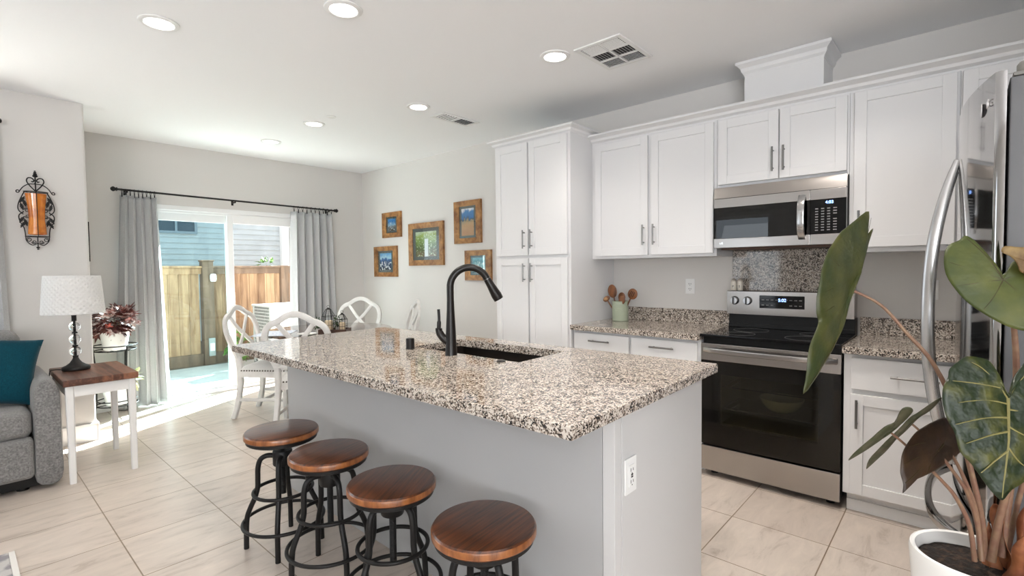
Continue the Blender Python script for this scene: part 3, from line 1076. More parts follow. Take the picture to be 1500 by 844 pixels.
# ------------------------------------------------------------------ microwave
MX, MY0, MY1 = 3.375, 0.482, 1.2205
t = thing('microwave', 'stainless over-the-range microwave with black glass door', 'microwave', (3.56, 0.851, 1.44))
MB().box(MX + 0.035, W - 0.001, MY0, MY1, 1.447, 1.842, 0.003).build('body', BLKPLASTIC, t)
MB().box(MX + 0.06, W - 0.06, MY0 + 0.03, MY1 - 0.03, 1.436, 1.4465).build('underside_vent', BRNUNDER, t)
b = MB()
b.prism([(MX + 0.018, 1.842), (MX + 0.002, 1.770), (MX + 0.034, 1.770), (MX + 0.034, 1.842)], 'y', MY0, MY1)
b.build('vent_grille', STEEL, t, auto=30)
split = 0.662
b = MB()
b.box(MX, MX + 0.034, split + 0.001, MY1, 1.708, 1.768, 0.003).box(MX, MX + 0.034, split + 0.001, MY1, 1.447, 1.508, 0.003)
md = b.build('door', STEEL, t)
wy0, wy1, wz0, wz1 = 0.775, 1.165, 1.54, 1.675
b = MB()
b.box(MX + 0.004, MX + 0.034, split + 0.001, wy0, 1.508, 1.708).box(MX + 0.004, MX + 0.034, wy1, MY1, 1.508, 1.708)
b.box(MX + 0.004, MX + 0.034, wy0, wy1, 1.508, wz0).box(MX + 0.004, MX + 0.034, wy0, wy1, wz1, 1.708)
b.build('door_border', BLKGLASS, md)
MB().box(MX + 0.002, MX + 0.0035, split + 0.001, MY1, 1.508, 1.708).build('window', MICROG, md)
MB().box(MX + 0.030, MX + 0.0345, wy0, wy1, wz0, wz1).build('screen', mat('micro_screen', (0.035, 0.035, 0.035), 0.5), md)
b = MB()
pts = [(MX - 0.002 - 0.040 * (1 - abs(s) ** 3), 0.703, 1.612 + s * 0.128) for s in [k / 10 - 1 for k in range(21)]]
b.tube(pts, 1.0, seg=12, w=(0.019, 0.006), ref=(0, 1, 0))
b.build('handle', SATIN, md)
mp_ = MB().box(MX, MX + 0.034, MY0, split, 1.708, 1.768, 0.003).build('upper_control_trim', STEEL, t)
MB().box(MX, MX + 0.034, MY0, split, 1.447, 1.508, 0.003).build('lower_control_trim', STEEL, t)
MB().box(MX + 0.003, MX + 0.034, MY0 + 0.001, split - 0.001, 1.508, 1.708).build('control_panel', BLKGLASS, mp_)
text('clock_digits', '4:03', 0.024, (MX + 0.0026, 0.565, 1.689), (0, -1, 0), (0, 0, 1), DISPLAY, mp_, 0.0004)
b = MB()
for r_ in range(9):
    for k in range(4):
        if r_ == 3 and k == 3:
            continue
        y = 0.630 - k * 0.030
        z = 1.655 - r_ * 0.0155
        b.box(MX + 0.0020, MX + 0.0031, y - (0.009 if k < 3 else 0.012), y + 0.006, z - 0.003, z + 0.003)
b.build('buttons', PANELTXT, mp_)
text('badge', 'LG', 0.018, (MX - 0.0004, 1.17, 1.477), (0, -1, 0), (0, 0, 1), CHROME, md, 0.0006)

# ------------------------------------------------------------------ fridge
FX0, FX1 = 1.687, 2.597
t = thing('refrigerator', 'stainless french door refrigerator behind the potted plant', 'refrigerator', (2.14, -0.4, 0))
MB().box(FX0 + 0.004, FX1 - 0.004, -0.80, -0.082, 0.03, 1.765, 0.004).build('body', STEELD, t)
def fy(x):
    return -0.058 + 0.066 * (1 - ((x - 2.142) / 0.455) ** 2)
def fdoor(x0, x1, z0, z1, name):
    b = MB()
    n = 14
    poly = [(x0, -0.077), (x0, fy(x0) - 0.006)] + [(x0 + 0.004 + (x1 - x0 - 0.008) * k / n, fy(x0 + 0.004 + (x1 - x0 - 0.008) * k / n)) for k in range(n + 1)] + [(x1, fy(x1) - 0.006), (x1, -0.077)]
    b.prism(poly, 'z', z0, z1)
    return b.build(name, STEELM, t, auto=35)
dl = fdoor(FX0, 2.140, 0.665, 1.782, 'door')
dd = fdoor(2.144, FX1, 0.665, 1.782, 'door')
fz = fdoor(FX0, FX1, 0.06, 0.655, 'freezer_drawer')
def bow(x, z0, z1, out, parent):
    pts = []
    for k in range(29):
        s = k / 14 - 1
        pts.append((x, fy(x) + 0.003 + out * (1 - abs(s) ** 2.3), (z0 + z1) / 2 + s * (z1 - z0) / 2))
    rad = [0.55 + 0.45 * (1 - abs(k / 14 - 1) ** 4) for k in range(29)]
    b = MB()
    b.tube(pts, rad, seg=14, w=(0.018, 0.0165), ref=(1, 0, 0))
    return b.build('handle', SATIN, parent)
bow(2.098, 0.69, 1.645, 0.066, dl)
bow(2.186, 0.69, 1.645, 0.066, dd)
b = MB()
pts = [(2.142 + s * 0.36, fy(2.142 + s * 0.36) + 0.004 + 0.055 * (1 - abs(s) ** 4), 0.575) for s in [k / 12 - 1 for k in range(25)]]
b.tube(pts, 1.0, seg=12, w=(0.014, 0.010), ref=(0, 0, 1))
b.build('handle', STEELM, fz)
for x in (FX0 + 0.036, FX1 - 0.036):
    b = MB()
    b.box(x - 0.03, x + 0.03, -0.22, -0.087, 1.766, 1.776, 0.003)
    b.lathe([(0.0, 0), (0.024, 0), (0.024, 0.020), (0.020, 0.026), (0.0, 0.026)], (x, -0.118, 1.776), 24)
    b.build('hinge_cover', mat('hinge_grey', (0.16, 0.155, 0.14), 0.5), t)
MB().box(FX0 + 0.03, FX1 - 0.03, -0.0815, -0.07, 0.0, 0.058, 0.003).build('toe_grille', BLKPLASTIC, t)
MB().box(FX0 + 0.03, FX1 - 0.03, -0.79, -0.13, 0.0, 0.0295).build('base', BLKPLASTIC, t)
lb = MB().lathe([(0.0, 0.0), (0.017, 0.0), (0.017, 0.0015), (0.0, 0.0022)], (1.768, fy(1.768) + 0.0008, 1.712), 28, 'y').build('emblem', EMBLEM, dl)
text('emblem_letters', 'LG', 0.026, (1.726, fy(1.726) + 0.0022, 1.717), (-1, -0.05, 0), (0, 0, 1), EMBLEM, dl, 0.0012)

# ------------------------------------------------------------------ island
IC = [(1.050, 0.738), (2.150, 0.757), (2.092, 3.128), (1.040, 3.056)]
IZ0, IZ1 = 0.8755, 0.914
t = thing('kitchen_island', 'long pale grey painted kitchen island base in room centre', 'island', (1.70, 1.92, 0))
bx0, bx1, by0, by1 = 1.345, 2.045, 0.785, 3.045
b = MB()
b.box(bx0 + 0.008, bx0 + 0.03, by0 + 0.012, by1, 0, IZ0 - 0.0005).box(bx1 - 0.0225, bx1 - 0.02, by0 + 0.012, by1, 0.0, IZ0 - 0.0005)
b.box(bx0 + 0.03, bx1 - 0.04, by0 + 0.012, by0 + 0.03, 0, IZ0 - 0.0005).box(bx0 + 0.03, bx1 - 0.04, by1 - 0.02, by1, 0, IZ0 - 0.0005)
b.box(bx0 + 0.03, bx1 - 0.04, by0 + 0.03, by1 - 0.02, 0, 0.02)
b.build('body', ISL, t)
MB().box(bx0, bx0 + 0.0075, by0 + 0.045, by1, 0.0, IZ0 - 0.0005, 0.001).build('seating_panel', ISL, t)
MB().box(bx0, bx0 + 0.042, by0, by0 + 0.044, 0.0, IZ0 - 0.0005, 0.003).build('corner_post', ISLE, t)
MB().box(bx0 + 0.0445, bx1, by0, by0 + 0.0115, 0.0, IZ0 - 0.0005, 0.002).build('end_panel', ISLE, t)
for k in range(3):
    yy0 = by0 + 0.03 + k * (by1 - by0 - 0.04) / 3
    dd_ = MB().box(bx1 - 0.0195, bx1, yy0, yy0 + (by1 - by0 - 0.04) / 3 - 0.01, 0.11, 0.85, 0.002).build('door', CAB, t)

# worktop with the sink cut out
SXY = [(1.645, 1.435), (2.010, 1.450), (1.985, 2.190), (1.640, 2.178)]
def slab_with_hole(outer, hole, z0, z1):
    b = MB()
    bm = b.bm
    O0 = [bm.verts.new((x, y, z0)) for x, y in outer]
    O1 = [bm.verts.new((x, y, z1)) for x, y in outer]
    H0 = [bm.verts.new((x, y, z0)) for x, y in hole]
    H1 = [bm.verts.new((x, y, z1)) for x, y in hole]
    fs = []
    for i in range(4):
        j = (i + 1) % 4
        fs.append(bm.faces.new((O1[i], O1[j], H1[j], H1[i])))
        fs.append(bm.faces.new((O0[i], H0[i], H0[j], O0[j])))
        fs.append(bm.faces.new((O0[i], O0[j], O1[j], O1[i])))
        fs.append(bm.faces.new((H0[i], H1[i], H1[j], H0[j])))
    bmesh.ops.recalc_face_normals(bm, faces=fs)
    es = [e for e in bm.edges if (e.verts[0] in O1 and e.verts[1] in O1) or (e.verts[0] in O0 and e.verts[1] in O0) or
          ((e.verts[0] in O0) and (e.verts[1] in O1)) or ((e.verts[1] in O0) and (e.verts[0] in O1))]
    bmesh.ops.bevel(bm, geom=es, offset=0.0045, segments=2, affect='EDGES', profile=0.5)
    b.bev = True
    return b
top = slab_with_hole(IC, SXY, IZ0, IZ1).build('island_countertop', GRANITE)
tag(top, 'polished speckled granite worktop with sink cutout on the island', 'countertop')
t = thing('undermount_sink', 'dark brown undermount sink basin set in the island worktop', 'sink', (1.82, 1.81, 0.70))
sx0, sx1, sy0, sy1 = 1.628, 2.022, 1.425, 2.20
b = MB()
zt = 0.8752
b.box(sx0, sx1, sy0, sy1, 0.690, 0.700)
b.box(sx0, sx0 + 0.012, sy0, sy1, 0.700, zt).box(sx1 - 0.012, sx1, sy0, sy1, 0.700, zt)
b.box(sx0 + 0.012, sx1 - 0.012, sy0, sy0 + 0.012, 0.700, zt).box(sx0 + 0.012, sx1 - 0.012, sy1 - 0.012, sy1, 0.700, zt)
b.build('basin', SINKM, t)
MB().lathe([(0.0, 0.001), (0.035, 0.001), (0.042, 0.004), (0.042, 0.0)], (1.83, 1.81, 0.7005), 28).build('drain', NICKEL, t)

# faucet
fb = Vector((1.591, 1.819, IZ1))
dirv = Vector((0.80, -0.60, 0))
t = thing('kitchen_faucet', 'tall oil rubbed bronze gooseneck pull down faucet on the island', 'faucet', fb)
b = MB()
b.lathe([(0.0, 0), (0.029, 0), (0.0285, 0.006), (0.026, 0.05), (0.023, 0.13), (0.0185, 0.22), (0.0175, 0.26), (0, 0.26)], fb, 28)
b.build('body', BRONZE, t)
R_ = 0.093
arc = [fb + Vector((0, 0, 0.25))]
for k in range(0, 17):
    a = math.pi - k * math.pi * 0.86 / 16
    arc.append(fb + dirv * (R_ + R_ * math.cos(a)) + Vector((0, 0, 0.325 + R_ * math.sin(a) * 1.02)))
b = MB()
b.tube(smooth_path(arc, 4), 0.0172, seg=20)
b.build('spout', BRONZE, t)
e0 = arc[-1]
tang = (arc[-1] - arc[-2]).normalized()
b = MB()
b.tube([e0, e0 + tang * 0.004], 0.0176, seg=20)
b.build('collar', NICKEL, t)
b = MB()
b.tube([e0 + tang * 0.004, e0 + tang * 0.035, e0 + tang * 0.095, e0 + tang * 0.118], [0.0178, 0.0195, 0.0255, 0.024], seg=18)
sp = b.build('spray_head', BRONZE, t)
side = Vector((-0.55, 0.83, 0))
p0 = fb + Vector((0, 0, 0.055))
b = MB()
b.tube(smooth_path([p0, p0 + side * 0.035 + Vector((0, 0, 0.022)), p0 + side * 0.058 + Vector((0, 0, 0.055)), p0 + side * 0.060 + Vector((0, 0, 0.075))], 6),
       [0.019] * 6 + [0.0185] * 6 + [0.0165] * 6 + [0.012], seg=16)
b.tube(smooth_path([p0 + side * 0.060 + Vector((0, 0, 0.070)), p0 + side * 0.058 + Vector((0, 0, 0.12)), p0 + side * 0.060 + Vector((0, 0, 0.165))], 6), [0.010] * 5 + [0.0068] * 7 + [0.0075], seg=14)
b.build('lever', BRONZE, t)
t = thing('soap_dispenser', 'short black cylindrical air gap cap left of the faucet', 'air gap', (1.584, 2.133, IZ1))
MB().lathe([(0, 0), (0.0235, 0), (0.0235, 0.006), (0.022, 0.008), (0.022, 0.052), (0.020, 0.056), (0, 0.056)], (1.584, 2.133, IZ1), 28).build('cap', BRONZE, t)
MB().lathe([(0.0236, 0), (0.0245, 0.0), (0.0245, 0.004), (0.0236, 0.004)], (1.584, 2.133, IZ1 + 0.0002), 28).build('base_ring', BLKPLASTIC, t)
tag(MB().lathe([(0, 0), (0.021, 0), (0.021, 0.004), (0.017, 0.007), (0.012, 0.0085), (0, 0.0085)], (1.609, 1.508, IZ1), 28).build('air_switch_button', BRONZE),
    'flat dark round button in the worktop right of the faucet', 'button')

# outlets
def outlet(loc, right, label, w=0.072, h=0.115, gfci=False):
    """Duplex outlet on a wall; right = viewer's right along the wall."""
    r = Vector(right)
    nrm = r.cross(Vector((0, 0, 1)))
    t = thing('wall_outlet', label, 'outlet', loc, 'white electrical outlets')
    b = MB()
    def q(bm_, u0, u1, v0, v1, d0, d1, bev=0.0):
        c = [Vector(loc) + r * u + Vector((0, 0, v)) + nrm * d for u in (u0, u1) for v in (v0, v1) for d in (d0, d1)]
        lo = [min(p[i] for p in c) for i in range(3)]
        hi = [max(p[i] for p in c) for i in range(3)]
        bm_.box(lo[0], hi[0], lo[1], hi[1], lo[2], hi[2], bev)
    q(b, -w / 2, w / 2, -h / 2, h / 2, 0, 0.006, 0.002)
    pl = b.build('cover_plate', PLASTW, t)
    b = MB()
    q(b, -0.017, 0.017, -0.035, 0.035, 0.006, 0.009, 0.001)
    rc = b.build('receptacle', PLASTW, t)
    b = MB()
    for s in (-1, 1):
        q(b, -0.009, -0.006, s * 0.019 - 0.005, s * 0.019 + 0.006, 0.0088, 0.0093)
        q(b, 0.006, 0.009, s * 0.019 - 0.004, s * 0.019 + 0.005, 0.0088, 0.0093)
        q(b, -0.0022, 0.0022, s * 0.019 - 0.013, s * 0.019 - 0.009, 0.0088, 0.0093)
    if gfci:
        q(b, -0.006, 0.006, -0.006, -0.001, 0.0088, 0.0098)
        q(b, -0.006, 0.006, 0.001, 0.006, 0.0088, 0.0098)
    b.build('slots', DARKSLOT, rc)
    return t
outlet((W - 0.0005, 1.540, 1.178), (0, -1, 0), 'white outlet on wall between utensil crock and range')
outlet((W - 0.0005, 0.125, 1.177), (0, -1, 0), 'white outlet on wall right of the range, beside fridge handle', gfci=True)
outlet((1.437, by0 - 0.0005, 0.655), (1, 0, 0), 'white outlet on the end panel of the island', gfci=True)

# utensil crock
cc = Vector((3.60, 2.045, 0.898))
t = thing('utensil_crock', 'sage green ribbed ceramic crock on the left counter', 'crock', cc)
prof = [(0, 0.0), (0.060, 0.0), (0.064, 0.004)]
for k in range(16):
    z = 0.008 + k * 0.0085
    prof += [(0.0655, z), (0.0640, z + 0.0042)]
prof += [(0.0655, 0.150), (0.0665, 0.160), (0.061, 0.160), (0.059, 0.02), (0, 0.02)]
MB().lathe(prof, cc, 36).build('body', SAGE, t)
specs = [('wooden_spoon', 'dark olive wood spoon, tallest in the crock', (-0.005, 0.020), (-0.02, 0.045), 0.262, 'spoon', SPOONW, (0.041, 0.011, 0.055)),
         ('slotted_spoon', 'slotted olive wood spoon leaning right in the crock', (0.0, -0.025), (0.01, -0.085), 0.240, 'spoon', SPOONW, (0.043, 0.011, 0.044)),
         ('wooden_ladle', 'dark wooden ladle with pale rim leaning left in the crock', (-0.01, 0.030), (-0.035, 0.093), 0.188, 'spoon', SPOONW, (0.034, 0.014, 0.022)),
         ('wooden_spatula', 'short wooden spatula in the middle of the crock', (0.02, 0.0), (0.03, 0.005), 0.205, 'spatula', SPOONW, (0.033, 0.007, 0.040)),
         ('wooden_fork', 'brown wooden fork at the front of the crock', (-0.03, -0.01), (-0.035, -0.03), 0.185, 'spoon', SPOONW, (0.030, 0.008, 0.036))]
for nm, lab, a, e, hgt, cat, mm, sc_ in specs:
    o = thing(nm, lab, cat, cc + Vector((a[0] * 0.5, a[1] * 0.5, 0.021)), 'wooden utensils in the crock')
    p0 = cc + Vector((a[0] * 0.5, a[1] * 0.5, 0.0245))
    p1 = cc + Vector((e[0], e[1], hgt - sc_[2] * 1.4))
    dv = (p1 - p0).normalized()
    MB().tube([p0, p0.lerp(p1, 0.5), p1 + dv * 0.02], [0.0055, 0.0050, 0.0060], seg=10).build('shaft', mm, o)
    h = MB()
    h.sphere((0, 0, 0), 1.0, 20, (sc_[1], sc_[0], sc_[2]))
    q = dv.to_track_quat('Z', 'Y')
    bmesh.ops.rotate(h.bm, verts=h.bm.verts[:], cent=(0, 0, 0), matrix=Matrix.Rotation(math.atan2(-dv.y, dv.z), 3, 'X'))
    h.move(p1 + dv * sc_[2])
    hd = h.build('bowl', mm, o)
    if nm == 'slotted_spoon':
        s = MB()
        for k in (-1, 0, 1):
            s.box(-0.001, 0.001, k * 0.014 - 0.003, k * 0.014 + 0.003, -0.022, 0.022)
        bmesh.ops.rotate(s.bm, verts=s.bm.verts[:], cent=(0, 0, 0), matrix=Matrix.Rotation(math.atan2(-dv.y, dv.z), 3, 'X'))
        s.move(p1 + dv * sc_[2] + Vector((-0.0102, 0, 0)))
        s.build('slots', mat('slot_brown', (0.02, 0.008, 0.004), 0.6), hd)
    if nm == 'wooden_ladle':
        s = MB()
        s.sphere((0, 0, 0), 1.0, 18, (0.004, 0.021, 0.013))
        s.move(p1 + dv * sc_[2] + Vector((-0.0125, 0, 0.0)))
        s.build('rim', SPOONL, hd)

# ------------------------------------------------------------------ bar stools
def make_stool(label):
    t = thing('bar_stool', label, 'stool', (0, 0, 0), 'industrial screw stools along the island')
    zs = 0.52
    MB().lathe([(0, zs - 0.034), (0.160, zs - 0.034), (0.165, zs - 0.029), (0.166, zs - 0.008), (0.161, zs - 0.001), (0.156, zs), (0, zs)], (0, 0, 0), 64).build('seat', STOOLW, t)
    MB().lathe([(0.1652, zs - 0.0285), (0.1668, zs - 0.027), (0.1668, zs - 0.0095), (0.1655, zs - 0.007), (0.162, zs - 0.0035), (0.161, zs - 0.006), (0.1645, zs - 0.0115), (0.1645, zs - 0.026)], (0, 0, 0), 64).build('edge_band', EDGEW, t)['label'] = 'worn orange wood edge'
    MB().lathe([(0, zs - 0.052), (0.152, zs - 0.052), (0.158, zs - 0.047), (0.158, zs - 0.0345), (0, zs - 0.0345)], (0, 0, 0), 56).build('seat_rim', BLKIRON, t)
    prof = [(0, 0.205)]
    z = 0.205
    while z < zs - 0.060:
        prof += [(0.0135, z), (0.0115, z + 0.003)]
        z += 0.006
    prof += [(0.0135, zs - 0.0525), (0, zs - 0.0525)]
    MB().lathe(prof, (0, 0, 0), 18).build('screw_post', BLKIRON, t)
    MB().lathe([(0.0145, 0.392), (0.041, 0.392), (0.044, 0.397), (0.044, 0.458), (0.041, 0.463), (0.0145, 0.463)], (0, 0, 0), 32).build('hub', BLKIRON, t)
    for k in range(4):
        a = math.pi / 4 + k * math.pi / 2 + 0.35
        c, s = math.cos(a), math.sin(a)
        prf = [(0.036, 0.438), (0.070, 0.440), (0.098, 0.424), (0.110, 0.385), (0.112, 0.335), (0.114, 0.290), (0.126, 0.245), (0.148, 0.195), (0.162, 0.155), (0.167, 0.110), (0.169, 0.050), (0.170, 0.0)]
        pts = smooth_path([(r * c, r * s, z) for r, z in prf], 5)
        MB().tube(pts, 0.0118, seg=14).build('leg', BLKIRON, t)
    for r, z, nm in ((0.1315, 0.272, 'upper_ring'), (0.180, 0.128, 'foot_ring')):
        pts = [(r * math.cos(i * math.pi / 32), r * math.sin(i * math.pi / 32), z) for i in range(64)]
        MB().tube(pts, 0.0082, seg=10, closed=True).build(nm, BLKIRON, t)
    return t
stool = make_stool('nearest bar stool, seat half sunlit, lowest in the row')
STOOLS = [((1.098, 1.112), 0.10, 0.0, 'nearest round wooden bar stool, beside the outlet end of the island'),
          ((1.096, 1.607), 0.55, 0.0, 'second nearest round wooden bar stool along the island'),
          ((1.074, 2.043), 0.30, 0.020, 'second farthest round wooden bar stool along the island'),
          ((1.040, 2.433), -0.15, 0.045, 'farthest round wooden bar stool, nearest the dining chairs')]
for i, ((x, y), rz, up, lab) in enumerate(STOOLS):
    s = stool if i == 0 else dup(stool, (0, 0, 0), 0, lab)
    s.location = (x, y, 0)
    s.rotation_euler = (0, 0, rz)
    s['label'] = lab
    for ch in s.children:
        if ch.name.split('.')[0] in ('seat', 'edge_band', 'seat_rim', 'screw_post'):
            ch.location.z += up

# ------------------------------------------------------------------ dining set
TX, TY, TZ, TR = 2.46, 4.62, 0.757, 0.60
t = thing('dining_table', 'round dark wood dining table beyond the island', 'table', (TX, TY, 0))
MB().lathe([(0, TZ - 0.032), (TR - 0.02, TZ - 0.032), (TR, TZ - 0.022), (TR, TZ - 0.006), (TR - 0.006, TZ), (0, TZ)], (TX, TY, 0), 72).build('tabletop', DINEW, t)
MB().lathe([(0, 0.60), (0.10, 0.60), (0.085, 0.50), (0.060, 0.42), (0.075, 0.30), (0.105, 0.22), (0.07, 0.16), (0.0, 0.16)], (TX, TY, 0), 32).lathe([(0, TZ - 0.0325), (0.30, TZ - 0.0325), (0.28, TZ - 0.08), (0.10, 0.60), (0, 0.60)], (TX, TY, 0), 40).build('pedestal', CHAIRW, t)
for k in range(4):
    a = k * math.pi / 2 + 0.4
    c, s = math.cos(a), math.sin(a)
    pts = smooth_path([(TX + r * c, TY + r * s, z) for r, z in ((0.05, 0.19), (0.16, 0.17), (0.27, 0.09), (0.345, 0.034))], 6)
    MB().tube(pts, 1.0, seg=10, w=(0.030, 0.032), ref=(-s, c, 0)).build('foot', CHAIRW, t)

def make_chair(label):
    t = thing('dining_chair', label, 'chair', (0, 0, 0), 'white cross back dining chairs')
    # seat cushion
    b = MB()
    def cush(s, tt):
        x = (s - .5) * 2
        y = (tt - .5) * 2
        w_ = 0.235 - 0.022 * (1 - tt)
        e = (1 - abs(x) ** 5) * (1 - abs(y) ** 5)
        return Vector((x * w_, 0.012 + y * 0.222, 0.432 + 0.055 * max(0, e) ** 0.35))
    b.grid(cush, 22, 22)
    b.build('seat_cushion', LINEN, t)
    b = MB()
    b.prism([(-0.212, -0.212), (0.212, -0.212), (0.236, 0.236), (-0.236, 0.236)], 'z', 0.375, 0.4325)
    b.build('seat_frame', CHAIRW, t)
    b = MB()
    n = 17
    for k in range(n):
        f = (k + 0.5) / n
        y = -0.20 + f * 0.425
        for sx_ in (-1, 1):
            b.sphere((sx_ * (0.2135 + 0.0235 * f), y, 0.437), 0.0068, 8)
        x = -0.205 + f * 0.41
        b.sphere((x, -0.213, 0.437), 0.0068, 8)
        b.sphere((x * 1.1, 0.237, 0.437), 0.0068, 8)
    b.build('nailheads', NAIL, t)
    for sx_ in (-1, 1):
        pts = [(sx_ * 0.212, 0.212, 0.40), (sx_ * 0.212, 0.212, 0.20), (sx_ * 0.212, 0.212, 0.0)]
        MB().tube(pts, [1.0, 0.92, 0.75], seg=8, w=(0.024, 0.024), ref=(1, 0, 0)).build('leg', CHAIRW, t)
        pts = smooth_path([(sx_ * 0.178, -0.235, 0.56), (sx_ * 0.182, -0.218, 0.45), (sx_ * 0.190, -0.215, 0.30), (sx_ * 0.200, -0.235, 0.14), (sx_ * 0.206, -0.275, 0.0)], 6)
        MB().tube(pts, [1.0] * 12 + [0.9] * 13, seg=8, w=(0.022, 0.026), ref=(1, 0, 0)).build('leg', CHAIRW, t)
    b = MB()
    for sx_ in (-1, 1):
        b.tube([(sx_ * 0.203, -0.235, 0.17), (sx_ * 0.212, 0.205, 0.17)], 1.0, seg=8, w=(0.011, 0.015), ref=(1, 0, 0))
    b.tube([(-0.205, 0.0, 0.17), (0.205, 0.0, 0.17)], 1.0, seg=8, w=(0.011, 0.015), ref=(0, 1, 0))
    b.build('stretcher', CHAIRW, t)
    def yb(z):
        return -0.235 - 0.115 * (z - 0.56) / 0.44
    half = [(0.178, 0.54), (0.205, 0.62), (0.238, 0.72), (0.246, 0.80), (0.225, 0.875), (0.185, 0.915), (0.135, 0.935), (0.085, 0.968), (0.040, 0.988)]
    outline = [(x, yb(z), z) for x, z in half] + [(0, yb(0.993), 0.993)] + [(-x, yb(z), z) for x, z in reversed(half)]
    MB().tube(smooth_path(outline, 5), 1.0, seg=10, w=(0.015, 0.0245), ref=(0, 1, 0)).build('back_hoop', CHAIRW, t)
    b = MB()
    for sx_ in (-1, 1):
        pts = smooth_path([(sx_ * -0.145, yb(0.93), 0.925), (sx_ * -0.06, yb(0.82) - 0.004, 0.815), (sx_ * 0.03, yb(0.72), 0.72), (sx_ * 0.175, yb(0.59), 0.585)], 5)
        b.tube(pts, 1.0, seg=8, w=(0.010, 0.0185), ref=(0, 1, 0))
    b.tube([(-0.185, yb(0.565), 0.565), (0.185, yb(0.565), 0.565)], 1.0, seg=8, w=(0.010, 0.018), ref=(0, 1, 0))
    b.build('cross_back', CHAIRW, t)
    return t
R = math.radians
chair = make_chair('x')
CHAIRS = [((2.00, 4.81), -140.3, 'white cross back dining chair in front of the sliding door mullion'),
          ((2.005, 4.10), -43.8, 'white cross back dining chair with its back to the island'),
          ((3.00, 5.17), 126.0, 'white cross back dining chair in the corner behind the lantern tray'),
          ((2.995, 4.465), 64.0, 'white cross back dining chair seen edge-on below the pictures')]
for i, ((x, y), a, lab) in enumerate(CHAIRS):
    c = chair if i == 0 else dup(chair, (0, 0, 0), 0, lab)
    c.location = (x, y, 0)
    c.rotation_euler = (0, 0, R(a))
    c['label'] = lab

# lantern tray
tx, ty = 2.335, 4.275
ax = Vector((0.70, -0.714, 0))           # tray's long direction
ay = Vector((0.714, 0.70, 0))
def tp(u, v, z):
    return Vector((tx, ty, TZ)) + ax * u + ay * v + Vector((0, 0, z))
def obox(b, u0, u1, v0, v1, z0, z1):
    vs_ = [b.bm.verts.new(tp(u, v, z)) for z in (z0, z1) for u, v in ((u0, v0), (u1, v0), (u1, v1), (u0, v1))]
    fs = [b.bm.faces.new([vs_[i] for i in q]) for q in ((3, 2, 1, 0), (4, 5, 6, 7), (0, 1, 5, 4), (1, 2, 6, 5), (2, 3, 7, 6), (3, 0, 4, 7))]
    bmesh.ops.recalc_face_normals(b.bm, faces=fs)
t = thing('serving_tray', 'small dark wood tray holding lanterns on the dining table', 'tray', tp(0, 0, 0.0005))
b = MB()
obox(b, -0.125, 0.125, -0.085, 0.085, 0.0005, 0.012)
b.build('tray_base', TRAYW, t)
b = MB()
for q in ((-0.125, 0.125, -0.085, -0.075), (-0.125, 0.125, 0.075, 0.085), (-0.125, -0.115, -0.075, 0.075), (0.115, 0.125, -0.075, 0.075)):
    obox(b, q[0], q[1], q[2], q[3], 0.012, 0.040)
b.build('tray_rim', TRAYW, t)
def lantern(u, v, r, h, hr, label):
    t = thing('wire_lantern', label, 'lantern', tp(u, v, 0.0125), 'black wire lanterns on the tray')
    b = MB()
    n = 6
    def P_(k, rr, z):
        a = k * 2 * math.pi / n + 0.26
        return tp(u + rr * math.cos(a), v + rr * math.sin(a), z)
    for z in (0.014, h * 0.5, h):
        b.tube([P_(k, r, z) for k in range(n)], 0.0019, seg=6, closed=True)
    b.tube([P_(k, r * 0.38, h + hr) for k in range(n)], 0.0019, seg=6, closed=True)
    for k in range(n):
        b.tube([P_(k, r, 0.014), P_(k, r, h)], 0.0024, seg=6)
        b.tube([P_(k, r, h), P_(k, r * 0.38, h + hr)], 0.0024, seg=6)
        m1, m0 = (P_(k, r, h) + P_(k + 1, r, h)) / 2, (P_(k, r, 0.014) + P_(k + 1, r, 0.014)) / 2
        b.tube([m0, m1], 0.0013, seg=5)
        b.tube([m1, (P_(k, r * 0.38, h + hr) + P_(k + 1, r * 0.38, h + hr)) / 2], 0.0013, seg=5)
    b.build('cage', BLKIRON, t)
    b = MB()
    b.lathe([(0, 0), (r * 0.38, 0), (r * 0.2, 0.012), (0, 0.014)], tp(u, v, h + hr), 12)
    pts = [tp(u, v, h + hr + 0.024) + ax * (0.012 * math.cos(i * math.pi / 8)) + Vector((0, 0, 0.012 * math.sin(i * math.pi / 8))) for i in range(16)]
    b.tube(pts, 0.0018, seg=6, closed=True)
    b.build('roof_cap', BLKIRON, t)
lantern(-0.055, -0.005, 0.058, 0.155, 0.065, 'taller black wire lantern with candle, left on the tray')
lantern(0.066, 0.0, 0.046, 0.125, 0.045, 'shorter black wire lantern with candle, right on the tray')
for u, v, r, h, lab in ((-0.055, -0.005, 0.036, 0.105, 'thick cream pillar candle inside the taller lantern'), (0.066, 0.0, 0.028, 0.085, 'slim cream pillar candle inside the shorter lantern')):
    t = thing('pillar_candle', lab, 'candle', tp(u, v, 0.0125), 'pillar candles on the tray')
    MB().lathe([(0, 0), (r, 0), (r, h - 0.004), (r - 0.004, h), (r * 0.5, h - 0.006), (0, h - 0.008)], tp(u, v, 0.0125), 24).build('wax', CANDLE, t)
    MB().cyl(tp(u, v, 0.0125 + h - 0.009), tp(u, v, 0.0125 + h + 0.006), 0.0012, seg=6).build('wick', BLKPLASTIC, t)

